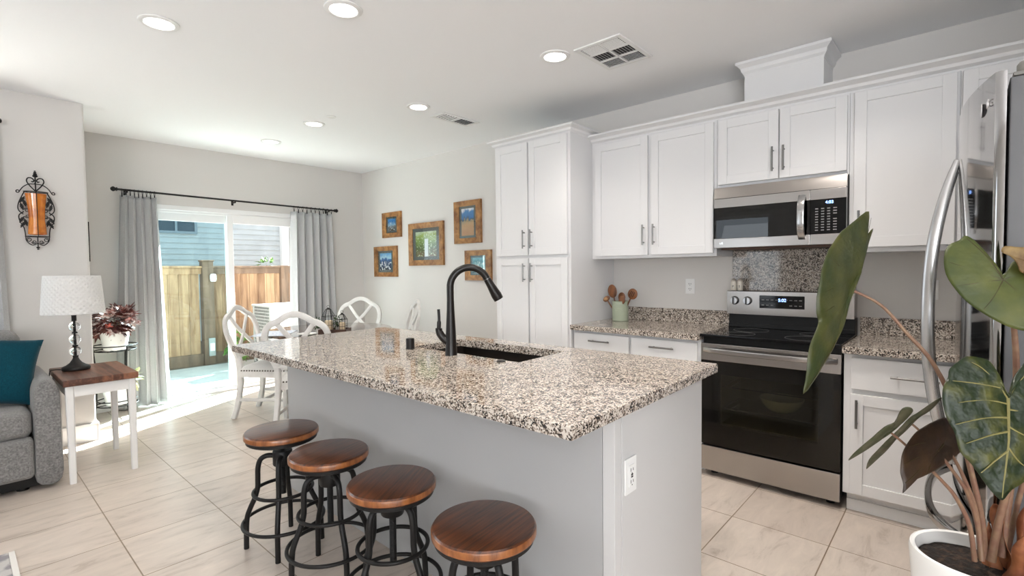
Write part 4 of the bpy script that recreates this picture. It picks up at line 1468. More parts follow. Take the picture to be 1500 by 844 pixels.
def leaf_cluster(b, c, n, rad, lsz, seed, squash=0.8, up=0.2, lobes=0):
    """n small pointed (or lobed) leaves around c."""
    rnd = random.Random(seed)
    for i in range(n):
        d = Vector((rnd.uniform(-1, 1), rnd.uniform(-1, 1), rnd.uniform(-1, 1) * squash + up))
        if d.length < 1e-3:
            continue
        d.normalize()
        p = Vector(c) + Vector((d.x * rad[0], d.y * rad[1], d.z * rad[2])) * rnd.uniform(0.55, 1.0)
        L = lsz * rnd.uniform(0.7, 1.25)
        ex = (d + Vector((rnd.uniform(-.5, .5), rnd.uniform(-.5, .5), rnd.uniform(-.6, .2)))).normalized()
        ez = (Vector((0, 0, 1)) + Vector((rnd.uniform(-.6, .6), rnd.uniform(-.6, .6), 0))).normalized()
        ey = ez.cross(ex)
        if ey.length < 1e-3:
            continue
        ey.normalize()
        ez = ex.cross(ey)
        if lobes:
            out = []
            m = lobes
            for k in range(m):
                a = -2.2 + 4.4 * k / (m - 1)
                w_ = 1.0 - 0.35 * abs(a) / 2.2
                out.append((math.cos(a) * w_, math.sin(a) * w_))
                if k < m - 1:
                    a2 = a + 2.2 / (m - 1)
                    out.append((math.cos(a2) * w_ * 0.52, math.sin(a2) * w_ * 0.52))
            pts = [(0, 0)] + out
        else:
            pts = [(-0.05, 0), (0.25, 0.26), (0.6, 0.24), (1.0, 0.0), (0.6, -0.24), (0.25, -0.26)]
        V = [b.bm.verts.new(p + ex * (x * L) + ey * (y * L) + ez * (-0.25 * L * x * x)) for x, y in pts]
        try:
            b.bm.faces.new(V)
        except ValueError:
            pass
    return b
def sprig_pot(c, name, label, cat):
    t = thing(name, label, cat, c)
    MB().lathe([(0, 0), (0.018, 0), (0.023, 0.035), (0.021, 0.037), (0.019, 0.032), (0, 0.032)], c, 20).build('pot', POTW, t)
    b = MB()
    leaf_cluster(b, Vector(c) + Vector((0, 0, 0.085)), 60, (0.034, 0.034, 0.055), 0.028, 5)
    for k in range(6):
        a = k * 1.05
        b.tube([Vector(c) + Vector((0, 0, 0.03)), Vector(c) + Vector((0.022 * math.cos(a), 0.022 * math.sin(a), 0.11))], 0.0012, seg=5)
    b.build('foliage', GREEND, t)
sprig_pot(tp(0.008, 0.052, 0.0125), 'potted_sprig', 'small green sprig in white pot between the two lanterns', 'plant')
sprig_pot(tp(-0.165, 0.035, 0.0005), 'potted_sprig', 'small green sprig left of the lantern tray on the table', 'plant')
t = thing('side_plate', 'small white plate on the dining table left of the tray', 'plate', (2.10, 4.335, TZ))
MB().lathe([(0, 0.0005), (0.055, 0.0005), (0.080, 0.012), (0.083, 0.014), (0.080, 0.016), (0.055, 0.006), (0, 0.006)], (2.10, 4.335, TZ), 40).build('body', POTW, t)
b = MB()
b.grid(lambda s, q: Vector((1.97 + (s - .5) * 0.30 * 0.75 + (q - .5) * 0.42 * 0.64, 4.70 + (s - .5) * 0.30 * 0.64 * -1 + (q - .5) * 0.42 * 0.75, TZ + 0.0018 + 0.0006 * math.sin(9 * s) * math.sin(7 * q))), 12, 12, 0.0015)
tag(b.build('placemat', CLOTH), 'pale blue patterned placemat on the dining table near the door', 'placemat')

# ------------------------------------------------------------------ end table, lamp
EX0, EX1, EY0, EY1, EZ = 0.437, 0.822, 4.125, 4.775, 0.662
t = thing('end_table', 'white end table with dark wood top beside the sofa arm', 'table', ((EX0 + EX1) / 2, (EY0 + EY1) / 2, 0))
MB().box(EX0, EX1, EY0, EY1, EZ - 0.042, EZ, 0.006).build('tabletop', TABLEW, t)
b = MB()
ap0, ap1 = EZ - 0.112, EZ - 0.0425
b.box(EX0 + 0.03, EX1 - 0.03, EY0 + 0.022, EY0 + 0.040, ap0, ap1).box(EX0 + 0.03, EX1 - 0.03, EY1 - 0.040, EY1 - 0.022, ap0, ap1)
b.box(EX0 + 0.02, EX0 + 0.038, EY0 + 0.022, EY1 - 0.022, ap0, ap1).box(EX1 - 0.038, EX1 - 0.02, EY0 + 0.022, EY1 - 0.022, ap0, ap1)
b.build('apron', LEGW, t)
for x in (EX0 + 0.034, EX1 - 0.034):
    for y in (EY0 + 0.036, EY1 - 0.036):
        MB().tube([(x, y, ap1), (x, y, ap0), (x, y, 0)], [1.0, 1.0, 0.78], seg=8, w=(0.022, 0.022), ref=(1, 0, 0)).build('leg', LEGW, t)
lx, ly = 0.556, 4.556
t = thing('table_lamp', 'table lamp with white woven shade and three crystal balls', 'lamp', (lx, ly, EZ))
MB().lathe([(0, 0.0005), (0.074, 0.0005), (0.078, 0.006), (0.078, 0.018), (0.072, 0.026), (0.054, 0.034), (0.034, 0.050), (0.021, 0.070), (0.014, 0.088), (0, 0.088)], (lx, ly, EZ), 44).build('base', BLKIRON, t)
b = MB()
for z in (0.088, 0.163, 0.252):
    b.lathe([(0, z), (0.015, z), (0.0165, z + 0.004), (0.015, z + 0.010), (0, z + 0.010)], (lx, ly, EZ), 20)
b.lathe([(0, 0.338), (0.014, 0.338), (0.014, 0.375), (0.017, 0.380), (0.017, 0.43), (0.008, 0.432), (0.008, 0.60), (0, 0.60)], (lx, ly, EZ), 20)
b.cyl((lx, ly, EZ + 0.088), (lx, ly, EZ + 0.34), 0.0055, seg=10)
b.build('stem', BLKIRON, t)
for z in (0.1305, 0.2115, 0.2990):
    MB().sphere((lx, ly, EZ + z), 0.0335, 28, (1, 1, 1.08)).build('crystal_ball', CRYSTAL, t)
b = MB()
def shade(s, q):
    a = s * 2 * math.pi
    r = 0.167 - 0.019 * q
    w1 = math.sin((s * 30 + q * 8) * math.pi)
    w2 = math.sin((s * 30 - q * 8) * math.pi)
    k = max(abs(w1), abs(w2))
    r += 0.0055 * k
    return Vector((lx + r * math.cos(a), ly + r * math.sin(a), EZ + 0.392 + 0.256 * q))
b.grid(shade, 368, 48, closed_u=True)
sh = b.build('lamp_shade', SHADE, t, auto=60)
b = MB()
for z, r in ((0.392, 0.1675), (0.648, 0.1485)):
    b.tube([(lx + r * math.cos(i * math.pi / 32), ly + r * math.sin(i * math.pi / 32), EZ + z) for i in range(64)], 0.0035, seg=8, closed=True)
b.build('hem', SHADE, sh)
b = MB()
for k in range(3):
    a = k * 2.094
    b.cyl((lx, ly, EZ + 0.60), (lx + 0.147 * math.cos(a), ly + 0.147 * math.sin(a), EZ + 0.640), 0.002, seg=6)
b.build('spider', BLKIRON, sh)
cord = smooth_path([(lx - 0.072, ly + 0.02, EZ + 0.008), (0.445, 4.60, EZ + 0.009), (0.424, 4.60, EZ - 0.006), (0.420, 4.62, EZ - 0.12), (0.43, 4.80, 0.30), (0.44, 5.09, 0.06)], 8)
MB().tube(cord, 0.0032, seg=8).build('cord', BLKPLASTIC, t)

# ------------------------------------------------------------------ sofa, pillow, rug
t = thing('recliner_sofa', 'grey tweed recliner sofa with padded arms at left edge', 'sofa', (-0.55, 4.63, 0))
def puff(b, x0, x1, y0, y1, z0, z1, r, seg=4):
    b.box(x0, x1, y0, y1, z0, z1, r, seg)
for nm, x0, x1 in (('arm', 0.305, 0.430), ('arm', -1.62, -1.495)):
    b = MB()
    xm, hw = (x0 + x1) / 2, (x1 - x0) / 2
    prof = [(xm - hw * 0.92, 0.045), (xm + hw * 0.92, 0.045), (xm + hw * 1.0, 0.30), (xm + hw, 0.56), (xm + hw * 0.86, 0.625), (xm + hw * 0.5, 0.668), (xm, 0.682), (xm - hw * 0.5, 0.668), (xm - hw * 0.86, 0.625), (xm - hw, 0.56), (xm - hw, 0.30)]
    prof = [(p.x, p.y) for p in smooth_path([(a, c, 0) for a, c in prof], 4, True)]
    ys = [(4.175, 0.90), (4.182, 0.955), (4.20, 0.985), (4.24, 1.0), (4.75, 1.0), (4.94, 0.97), (4.97, 0.9)]
    rings = []
    for y, s in ys:
        rings.append([b.bm.verts.new((xm + (px - xm) * s, y, 0.36 + (pz - 0.36) * (s * .5 + .5))) for px, pz in prof])
    fs = []
    n = len(prof)
    for A_, B_ in zip(rings, rings[1:]):
        for i in range(n):
            fs.append(b.bm.faces.new((A_[i], A_[(i + 1) % n], B_[(i + 1) % n], B_[i])))
    fs += [b.bm.faces.new(rings[0]), b.bm.faces.new(rings[-1])]
    bmesh.ops.recalc_face_normals(b.bm, faces=fs)
    b.build(nm, SOFAF, t, auto=60)
for x0, x1 in ((-1.49, -0.60), (-0.595, 0.301)):
    b = MB()
    puff(b, x0, x1, 4.185, 4.80, 0.33, 0.505, 0.05, 5)
    b.build('seat_cushion', SOFAF, t, auto=60)
    b = MB()
    puff(b, x0, x1, 4.165, 4.30, 0.085, 0.335, 0.03, 4)
    b.build('footrest', SOFAF, t, auto=60)
    b = MB()
    puff(b, x0 + 0.0, x1 + 0.0, 4.69, 4.975, 0.44, 0.945, 0.075, 5)
    b.build('back_cushion', SOFAF, t, auto=60)
b = MB()
b.box(-1.60, 0.40, 4.24, 4.955, 0.02, 0.33)
b.build('base', BLKPLASTIC, t)
b = MB()
for x in (-1.5, -0.6, 0.25):
    for y in (4.28, 4.91):
        b.cyl((x, y, 0.0), (x, y, 0.021), 0.03, seg=12)
b.build('glides', BLKPLASTIC, t)

def cushion(b, w_, h_, th):
    def f(sgn):
        def g(s, q):
            x, y = (s - .5) * 2, (q - .5) * 2
            pin = 1 - 0.075 * (1 - abs(x) ** 2) * abs(y) ** 3
            pin2 = 1 - 0.075 * (1 - abs(y) ** 2) * abs(x) ** 3
            e = max(0.0, (1 - x * x) * (1 - y * y)) ** 0.45
            wr = 0.006 * math.sin(7 * x + 3 * y) * math.sin(5 * y) * e
            return Vector((x * w_ / 2 * pin2, sgn * (th / 2 * e + wr), y * h_ / 2 * pin))
        return g
    b.grid(f(1), 26, 26)
    b.grid(f(-1), 26, 26)
    bmesh.ops.remove_doubles(b.bm, verts=b.bm.verts[:], dist=0.0004)
    bmesh.ops.recalc_face_normals(b.bm, faces=b.bm.faces[:])
    return b
b = cushion(MB(), 0.48, 0.43, 0.17)
pil = b.build('throw_pillow', TEAL, None, auto=75)
tag(pil, 'teal square throw pillow leaning against the sofa arm', 'pillow')
pil.location = (0.120, 4.46, 0.733)
pil.rotation_euler = (R(-22), R(9), R(-6))

t = thing('area_rug', 'grey patterned area rug, its corner at the bottom left', 'rug', (-1.0, 2.2, 0))
MB().box(-2.2, 0.135, 0.9, 3.335, 0.0005, 0.010, 0.003).build('pile', RUGM, t)
MB().box(0.135, 0.157, 0.9, 3.335, 0.0005, 0.011, 0.003).build('binding', RUGE, t)

# ------------------------------------------------------------------ curtains
def curtain(name, label, xt0, xt1, xb0, xb1, y, zt, zb, n, amp, phase, rod_z, axis='x', group='grey linen curtains'):
    t = thing(name, label, 'curtain', ((xb0 + xb1) / 2, y, zb), group)
    b = MB()
    def f(s, q):
        # q: 0 top, 1 bottom
        x = (xt0 + (xt1 - xt0) * s) * (1 - q) + (xb0 + (xb1 - xb0) * s) * q
        a = amp * (0.75 + 0.45 * q)
        ph = 2 * math.pi * n * (s + 0.012 * math.sin(5 * s + 3 * q + phase)) + phase
        yy = y + a * math.sin(ph) + a * 0.35 * math.sin(ph * 0.47 + q * 1.3 + phase)
        x += 0.012 * math.sin(ph * 2) * (0.4 + 0.6 * q)
        return Vector((x, yy, zt + (zb - zt) * q - 0.006 * abs(math.sin(ph * .5)) * (q < 0.01)))
    b.grid(f, n * 16, 30, 0.003)
    b.build('panel', CURT, t, auto=70)
    k_n = n + 4
    for k in range(k_n):
        b = MB()
        s = (k + 0.5) / k_n
        x = xt0 + (xt1 - xt0) * s
        pts = [(x, y + 0.021 * math.cos(i * math.pi / 8), rod_z + 0.021 * math.sin(i * math.pi / 8) - 0.008) for i in range(16)]
        b.tube(pts, 0.0022, seg=6, closed=True)
        b.box(x - 0.004, x + 0.004, y - 0.004, y + 0.004, zt - 0.02, rod_z - 0.026)
        b.build('clip_ring', BLKIRON, t)
    return t
CY = D - 0.085
curtain('curtain', 'grey linen curtain left of the sliding door', 1.105, 1.40, 1.005, 1.455, CY, 2.083, 0.012, 5, 0.036, 0.3, 2.128)
curtain('curtain', 'grey linen curtain right of the sliding door', 2.765, 3.30, 2.70, 3.375, CY, 2.058, 0.012, 6, 0.036, 1.4, 2.108)
def rod(label, x0, x1, y, z, dz, yw, brackets):
    t = thing('curtain_rod', label, 'curtain rod', (x0, y, z))
    MB().cyl((x0, y, z), (x1, y, z + dz), 0.0095, seg=16).build('pole', BLKIRON, t)
    for x, zz, s in ((x0, z, -1), (x1, z + dz, 1)):
        MB().lathe([(0.0, 0.052 * s), (0.012, 0.049 * s), (0.023, 0.035 * s), (0.024, 0.026 * s), (0.015, 0.012 * s), (0.013, 0.008 * s), (0.019, 0.004 * s), (0.019, 0.0), (0.0, 0.0)], (x, y, zz), 20, 'x').build('finial', BLKIRON, t)
    for x in brackets:
        zz = z + dz * (x - x0) / (x1 - x0)
        MB().box(x - 0.007, x + 0.007, y - 0.012, yw - 0.0005, zz - 0.026, zz - 0.0105, 0.003).box(x - 0.012, x + 0.012, yw - 0.006, yw - 0.0005, zz - 0.045, zz + 0.02, 0.003).build('bracket', BLKIRON, t)
    return t
rod('black curtain rod with ball finials above the sliding door', 1.085, 3.315, CY, 2.132, -0.027, D, (1.16, 2.13, 3.24))
LY = D2 - 0.085
curtain('curtain', 'grey curtain cut off by the left edge of the picture', -0.10, 0.235, -0.14, 0.282, LY, 2.355, 0.012, 6, 0.026, 0.9, 2.402)
rod('black curtain rod whose end shows at the left edge above the sofa', -2.1, 0.225, LY, 2.405, 0, D2, (-1.9, -0.9, 0.18))

# ------------------------------------------------------------------ wall sconce
SXc, SY, SZc = 0.437, D2 - 0.045, 1.825
t = thing('wall_sconce', 'black wrought iron wall sconce with amber glass cup', 'sconce', (SXc, D2, SZc - 0.27))
def sp(u, v, d=0.0):
    return Vector((SXc + u, SY - d, SZc + v))
b = MB()
for s in (-1, 1):
    side_ = [(0.060, 0.105), (0.075, 0.07), (0.093, 0.02), (0.098, -0.02), (0.088, -0.045), (0.074, -0.05), (0.070, -0.038)]
    b.tube(smooth_path([sp(s * u, v) for u, v in side_], 5), 0.0036, seg=8)
    side2 = [(0.070, -0.062), (0.082, -0.055), (0.095, -0.075), (0.090, -0.115), (0.072, -0.155), (0.066, -0.19), (0.064, -0.225)]
    b.tube(smooth_path([sp(s * u, v) for u, v in side2], 5), 0.0036, seg=8)
    shoulder = [(0.0, 0.163), (0.035, 0.160), (0.065, 0.138), (0.083, 0.110), (0.090, 0.096), (0.100, 0.094), (0.104, 0.104), (0.096, 0.112), (0.088, 0.106)]
    b.tube(smooth_path([sp(s * u, v) for u, v in shoulder], 5), 0.0033, seg=8)
    heart = [(0.0, 0.110), (0.030, 0.148), (0.046, 0.180), (0.040, 0.203), (0.022, 0.206), (0.008, 0.192), (0.012, 0.178), (0.022, 0.182)]
    b.tube(smooth_path([sp(s * u, v) for u, v in heart], 5), 0.0040, seg=8)
    for (cx_, cz_, r, dirn) in ((0.048, -0.246, 0.017, 1), (0.020, -0.262, 0.014, -1), (0.052, -0.03, 0.016, 1), (0.050, -0.075, 0.014, -1)):
        pts = [sp(s * (cx_ + r * (1 - k / 22) * math.cos(dirn * k * 0.62)), cz_ + r * (1 - k / 22) * math.sin(dirn * k * 0.62)) for k in range(15)]
        b.tube(pts, 0.0027, seg=6)
    b.tube(smooth_path([sp(s * 0.064, -0.225), sp(s * 0.058, -0.258), sp(s * 0.030, -0.285), sp(0, -0.270)], 5), 0.0030, seg=8)
for v in (0.105, -0.222):
    b.tube([sp(0.066 * math.cos(a * math.pi / 12), v, 0.040 * math.sin(a * math.pi / 12)) for a in range(24)], 0.0032, seg=8, closed=True)
b.tube([sp(0, 0.105, 0.040), sp(0, -0.222, 0.040)], 0.0026, seg=6)
b.tube([sp(0, 0.10), sp(0, 0.215)], 0.0042, seg=8)
b.tube([sp(0, -0.222), sp(0, -0.30)], 0.0032, seg=8)
for v in (-0.18, 0.17):
    b.tube([sp(0, v), Vector((SXc, D2 - 0.001, SZc + v))], 0.0045, seg=8)
b.build('iron_frame', BLKIRON, t)
b = MB()
for v, r in ((0.222, 0.013), (0.236, 0.010), (0.248, 0.0075), (0.258, 0.005), (-0.302, 0.009), (-0.314, 0.006)):
    b.sphere(sp(0, v), r, 10, (1.25, 1, 0.8))
b.build('finial', BLKIRON, t)
for s in (-1, 1):
    for k, (u, v) in enumerate(((0.062, 0.02), (0.074, 0.045), (0.060, -0.12), (0.075, -0.135), (0.078, -0.005), (0.080, -0.10))):
        b = MB()
        pts = []
        for q in range(11):
            f = q / 10
            w_ = 0.013 * math.sin(math.pi * f) * (1.0 if q % 2 else 0.55)
            pts.append((w_, f * 0.058))
        poly = [(a, c) for a, c in pts] + [(-a, c) for a, c in reversed(pts[1:-1])]
        tilt = s * (0.5 if k % 2 else -0.25)
        V = [sp(s * u + a * math.cos(tilt) - (c - 0.03) * math.sin(tilt), v + (c - 0.03) * math.cos(tilt) + a * math.sin(tilt), 0.004) for a, c in poly]
        b.poly(V, 0.003)
        b.build('iron_leaf', BLKIRON, t, smooth=False)
MB().lathe([(0.0, -0.210), (0.040, -0.210), (0.052, -0.205), (0.050, -0.17), (0.044, -0.10), (0.047, -0.02), (0.056, 0.06), (0.060, 0.092), (0.056, 0.092), (0.044, -0.02), (0.041, -0.10), (0.046, -0.19), (0.0, -0.20)],
           (SXc, SY, SZc), 30, 'z', 1.0, 0.62).build('glass_cup', AMBER, t)

# dark framed picture on the alcove side wall, seen edge-on
t = thing('picture_frame', 'thin black picture frame seen edge-on left of the curtain', 'picture', (XL, 5.45, 1.58))
b = MB()
for q in ((5.245, 5.27, 1.425, 1.745), (5.63, 5.655, 1.425, 1.745), (5.27, 5.63, 1.425, 1.45), (5.27, 5.63, 1.72, 1.745)):
    b.box(XL + 0.0008, XL + 0.022, q[0], q[1], q[2], q[3], 0.002)
b.build('frame', BLKPLASTIC, t)
MB().box(XL + 0.0008, XL + 0.008, 5.27, 5.63, 1.45, 1.72).build('print', MATB, t)

# ------------------------------------------------------------------ pictures on the right wall
PICS = [('small wood framed picture of blue sky and rock, upper left', 5.205, 5.605, 1.748, 2.068, 0.085, 0.035,
         [(0.10, (0.10, 0.08, 0.05)), (0.38, (0.20, 0.22, 0.24)), (0.5, (0.30, 0.50, 0.70)), (0.75, (0.03, 0.20, 0.50)), (0.95, (0.05, 0.25, 0.60))], (7, 0.60, (0.75, 0.80, 0.85), 0.8)),
        ('small wood framed seascape with white surf, lower left', 5.302, 5.806, 1.247, 1.640, 0.085, 0.04,
         [(0.05, (0.02, 0.03, 0.06)), (0.5, (0.03, 0.09, 0.22)), (0.62, (0.02, 0.12, 0.40)), (0.72, (0.45, 0.70, 0.85)), (0.95, (0.15, 0.42, 0.75))], (8, 0.52, (0.85, 0.87, 0.90), 0.55)),
        ('largest wood framed picture, a green forest waterfall, in the middle', 4.400, 5.047, 1.382, 1.890, 0.075, 0.055,
         [(0.05, (0.22, 0.16, 0.08)), (0.35, (0.10, 0.14, 0.04)), (0.6, (0.20, 0.30, 0.06)), (0.85, (0.35, 0.45, 0.12)), (1.0, (0.60, 0.70, 0.50))], (14, 0.56, (0.60, 0.70, 0.45), 1.2)),
        ('tall wood framed picture of orange desert under blue sky, upper right', 3.788, 4.210, 1.613, 2.075, 0.080, 0.035,
         [(0.05, (0.50, 0.24, 0.10)), (0.42, (0.55, 0.33, 0.16)), (0.55, (0.36, 0.30, 0.20)), (0.60, (0.05, 0.10, 0.15)), (0.68, (0.03, 0.16, 0.42)), (0.88, (0.05, 0.22, 0.52)), (0.97, (0.75, 0.78, 0.82))], None),
        ('wood framed picture of teal water partly behind the faucet, lower right', 3.645, 4.043, 1.209, 1.534, 0.080, 0.03,
         [(0.05, (0.05, 0.05, 0.04)), (0.35, (0.08, 0.16, 0.16)), (0.55, (0.20, 0.36, 0.36)), (0.75, (0.05, 0.16, 0.18)), (0.95, (0.12, 0.30, 0.34))], (9, 0.58, (0.60, 0.70, 0.68), 0.8))]
for i, (lab, y0, y1, z0, z1, fw, mw, bands, speck) in enumerate(PICS):
    t = thing('picture_frame', lab, 'picture', (W, (y0 + y1) / 2, z0), 'wood framed landscape pictures')
    b = MB()
    xo, xi = W - 0.028, W - 0.0008
    O = [(y0, z0), (y1, z0), (y1, z1), (y0, z1)]
    fwz = 0.058 if (z1 - z0) < 0.5 else 0.065
    I = [(y0 + fw, z0 + fwz), (y1 - fw, z0 + fwz), (y1 - fw, z1 - fwz), (y0 + fw, z1 - fwz)]
    for k in range(4):
        j = (k + 1) % 4
        sec = []
        for (x, fr) in ((xi, 0.0), (xo, 0.0), (xo + 0.004, 0.6), (xo + 0.006, 1.0), (xi, 1.0)):
            sec.append([b.bm.verts.new((x, O[c][0] + (I[c][0] - O[c][0]) * fr, O[c][1] + (I[c][1] - O[c][1]) * fr)) for c in (k, j)])
        fs = []
        for a in range(5):
            c = (a + 1) % 5
            fs.append(b.bm.faces.new((sec[a][0], sec[a][1], sec[c][1], sec[c][0])))
        fs += [b.bm.faces.new([s_[0] for s_ in sec]), b.bm.faces.new([s_[1] for s_ in sec])]
        bmesh.ops.recalc_face_normals(b.bm, faces=fs)
    b.build('frame', FRAMEW, t, auto=15)
    MB().box(W - 0.014, W - 0.001, y0 + fw - 0.002, y1 - fw + 0.002, z0 + fwz - 0.002, z1 - fwz + 0.002).build('mat_board', MATB, t)
    m = picture_print('print_%d' % i, bands, speck)
    pz = mw * 0.75
    p = MB().box(W - 0.0155, W - 0.0142, y0 + fw + mw, y1 - fw - mw, z0 + fwz + pz, z1 - fwz - pz).build('print', m, t)
    if i == 2:
        MB().box(W - 0.0162, W - 0.0156, 4.68, 4.745, z0 + fwz + pz, z0 + fwz + pz + 0.21).build('waterfall', mat('print_white', (0.80, 0.84, 0.86), 0.3), p)
    MB().box(W - 0.0185, W - 0.0175, y0 + fw - 0.001, y1 - fw + 0.001, z0 + fwz - 0.001, z1 - fwz + 0.001).build('glazing', GLASS, t)

# ------------------------------------------------------------------ ceiling fittings
LIGHTS = [((0.782, 3.190), 'recessed ceiling light farthest left, above the bar stools'), ((1.373, 2.353), 'recessed ceiling light at the top edge above the island'),
          ((2.562, 1.908), 'recessed ceiling light beside the large ceiling vent'), ((2.574, 3.297), 'recessed ceiling light beside the small ceiling vent'),
          ((2.220, 4.347), 'recessed ceiling light beside the sprinkler cap'), ((2.215, 5.242), 'recessed ceiling light nearest the sliding door')]
proto = None
for (x, y), lab in LIGHTS:
    if proto is None:
        t = thing('ceiling_light', lab, 'ceiling light', (0, 0, HC), 'recessed ceiling lights')
        MB().lathe([(0.066, -0.0006), (0.094, -0.0006), (0.093, -0.006), (0.078, -0.011), (0.070, -0.010), (0.066, -0.005)], (0, 0, HC), 44).build('trim_ring', TRIMW, t)
        MB().lathe([(0.0, -0.0065), (0.067, -0.0065), (0.067, -0.002), (0, -0.002)], (0, 0, HC), 40).build('lens', LENS, t)
        proto = t
    else:
        t = dup(proto, (0, 0, HC), 0, lab)
    t.location = (x, y, HC)
    light('downlight', 'SPOT', (x, y, HC - 0.03), (0, 0, -1), 14 if (x > 2.5 and y > 3) else 44, (1.0, 0.925, 0.85), spot_size=math.radians(130), spot_blend=0.9, shadow_soft_size=0.12)

# two unseen downlights added beyond the visible row to brighten the aisle floor
for x, y in ((2.56, 0.52), (1.37, 0.72)):
    light('downlight', 'SPOT', (x, y, HC - 0.03), (0, 0, -1), 72, (1.0, 0.925, 0.85), spot_size=math.radians(130), spot_blend=0.9, shadow_soft_size=0.12)

def ceiling_vent(label, x0, x1, y0, y1, nx, ny, dark):
    t = thing('ceiling_vent', label, 'vent', ((x0 + x1) / 2, (y0 + y1) / 2, HC), 'white ceiling vents')
    z1, z0 = HC - 0.0008, HC - 0.010
    bw = 0.028
    b = MB()
    b.box(x0, x1, y0, y0 + bw, z0, z1, 0.002).box(x0, x1, y1 - bw, y1, z0, z1, 0.002)
    b.box(x0, x0 + bw, y0 + bw, y1 - bw, z0, z1, 0.002).box(x1 - bw, x1, y0 + bw, y1 - bw, z0, z1, 0.002)
    dx, dy = (x1 - x0 - 2 * bw) / nx, (y1 - y0 - 2 * bw) / ny
    for k in range(1, nx):
        b.box(x0 + bw + k * dx - 0.006, x0 + bw + k * dx + 0.006, y0 + bw, y1 - bw, z0, z1)
    for k in range(1, ny):
        b.box(x0 + bw, x1 - bw, y0 + bw + k * dy - 0.006, y0 + bw + k * dy + 0.006, z0, z1)
    b.build('frame', TRIMW, t)
    MB().box(x0 + 0.01, x1 - 0.01, y0 + 0.01, y1 - 0.01, HC - 0.0016, HC - 0.0009).build('duct_backing', mat('duct_dark', (0.03, 0.03, 0.03), 0.8), t)
    b = MB()
    for i in range(nx):
        for j in range(ny):
            ax0, ay0 = x0 + bw + i * dx + 0.006, y0 + bw + j * dy + 0.006
            lx_, ly_ = dx - 0.012, dy - 0.012
            along_y = dark and (i == 1)
            n = 6
            for k in range(n):
                f = (k + 0.5) / n
                tilt = 0.005 * (1 if i == 0 else -1)
                w_ = 0.0030
                if along_y:
                    yy = ay0 + f * ly_
                    P4 = [(ax0, yy - w_, z0 + 0.001), (ax0 + lx_, yy - w_, z0 + 0.001), (ax0 + lx_, yy + w_, z0 + 0.001 + abs(tilt)), (ax0, yy + w_, z0 + 0.001 + abs(tilt))]
                else:
                    xx = ax0 + f * lx_
                    P4 = [(xx - w_, ay0, z0 + 0.001 + max(0, tilt)), (xx - w_, ay0 + ly_, z0 + 0.001 + max(0, tilt)), (xx + w_, ay0 + ly_, z0 + 0.001 + max(0, -tilt)), (xx + w_, ay0, z0 + 0.001 + max(0, -tilt))]
                b.poly(P4, 0.0012)
    b.build('louvers', TRIMW, t, smooth=False)
ceiling_vent('large square ceiling vent above the kitchen aisle', 2.565, 2.975, 1.455, 1.770, 3, 2, True)
ceiling_vent('small oblong ceiling vent in front of the pantry', 2.80, 3.22, 3.245, 3.425, 2, 1, False)
t = thing('sprinkler_cap', 'small flat white sprinkler cap on ceiling beyond the lights', 'sprinkler', (2.225, 4.052, HC))
MB().lathe([(0.0, -0.008), (0.028, -0.008), (0.040, -0.004), (0.040, -0.0005), (0, -0.0005)], (2.225, 4.052, HC), 32).build('cover', TRIMW, t)

# ------------------------------------------------------------------ tiered plant stand with two potted plants
px, py = 0.985, 5.79
t = thing('plant_stand', 'two tier black wire plant stand beside the left curtain', 'plant stand', (px, py, 0))
for r, z in ((0.165, 0.668), (0.155, 0.625), (0.145, 0.165), (0.155, 0.125)):
    MB().tube([(px + r * math.cos(i * math.pi / 24), py + r * math.sin(i * math.pi / 24), z) for i in range(48)], 0.0055, seg=8, closed=True).build('ring', BLKIRON, t)
for k in range(3):
    a = k * 2.0944 + 0.9
    c, s = math.cos(a), math.sin(a)
    pts = smooth_path([(px + r * c, py + r * s, z) for r, z in ((0.160, 0.668), (0.157, 0.625), (0.142, 0.40), (0.147, 0.165), (0.150, 0.125), (0.168, 0.03), (0.178, 0.008))], 5)
    MB().tube(pts, 0.0065, seg=8).build('leg', BLKIRON, t)
b = MB()
for z, r in ((0.622, 0.155), (0.122, 0.155)):
    for k in range(3):
        a = k * math.pi / 3
        b.cyl((px + r * math.cos(a), py + r * math.sin(a), z), (px - r * math.cos(a), py - r * math.sin(a), z), 0.004, seg=8)
b.build('shelf_bars', BLKIRON, t)
pc = Vector((px, py, 0.6265))
t = thing('potted_coleus', 'maroon leaved plant with red leaf in white pot, upper tier', 'plant', pc)
MB().lathe([(0, 0), (0.085, 0), (0.112, 0.15), (0.116, 0.165), (0.106, 0.165), (0.10, 0.14), (0, 0.14)], pc, 36).build('pot', POTW, t)
MB().lathe([(0, 0.0), (0.0995, 0.0), (0.0, 0.012)], pc + Vector((0, 0, 0.141)), 28).build('soil', SOIL, t)
b = leaf_cluster(MB(), pc + Vector((0, 0, 0.245)), 95, (0.175, 0.17, 0.145), 0.085, 3, 0.9, 0.25, 7)
b.build('foliage', REDLEAF, t, smooth=False)
b = leaf_cluster(MB(), pc + Vector((0.0, -0.03, 0.235)), 75, (0.175, 0.17, 0.135), 0.07, 11, 0.9, 0.15, 7)
b.build('pale_foliage', PALELEAF, t, smooth=False)['label'] = 'pale pink variegated leaves'
b = MB()
V = []
for k in range(13):
    a = -2.4 + 4.8 * k / 12
    r = 0.055 * (1.0 if k % 2 == 0 else 0.5)
    V.append(pc + Vector((-0.075, -0.15, 0.225)) + Vector((0.72, -0.5, 0)) * (r * math.sin(a)) + Vector((0, -0.1, 1)) * (-r * math.cos(a)))
b.poly(V + [pc + Vector((-0.075, -0.15, 0.245))], 0.001)
b.build('red_leaf', REDBRIGHT, t, smooth=False)['label'] = 'bright red lobed leaf'
b = MB()
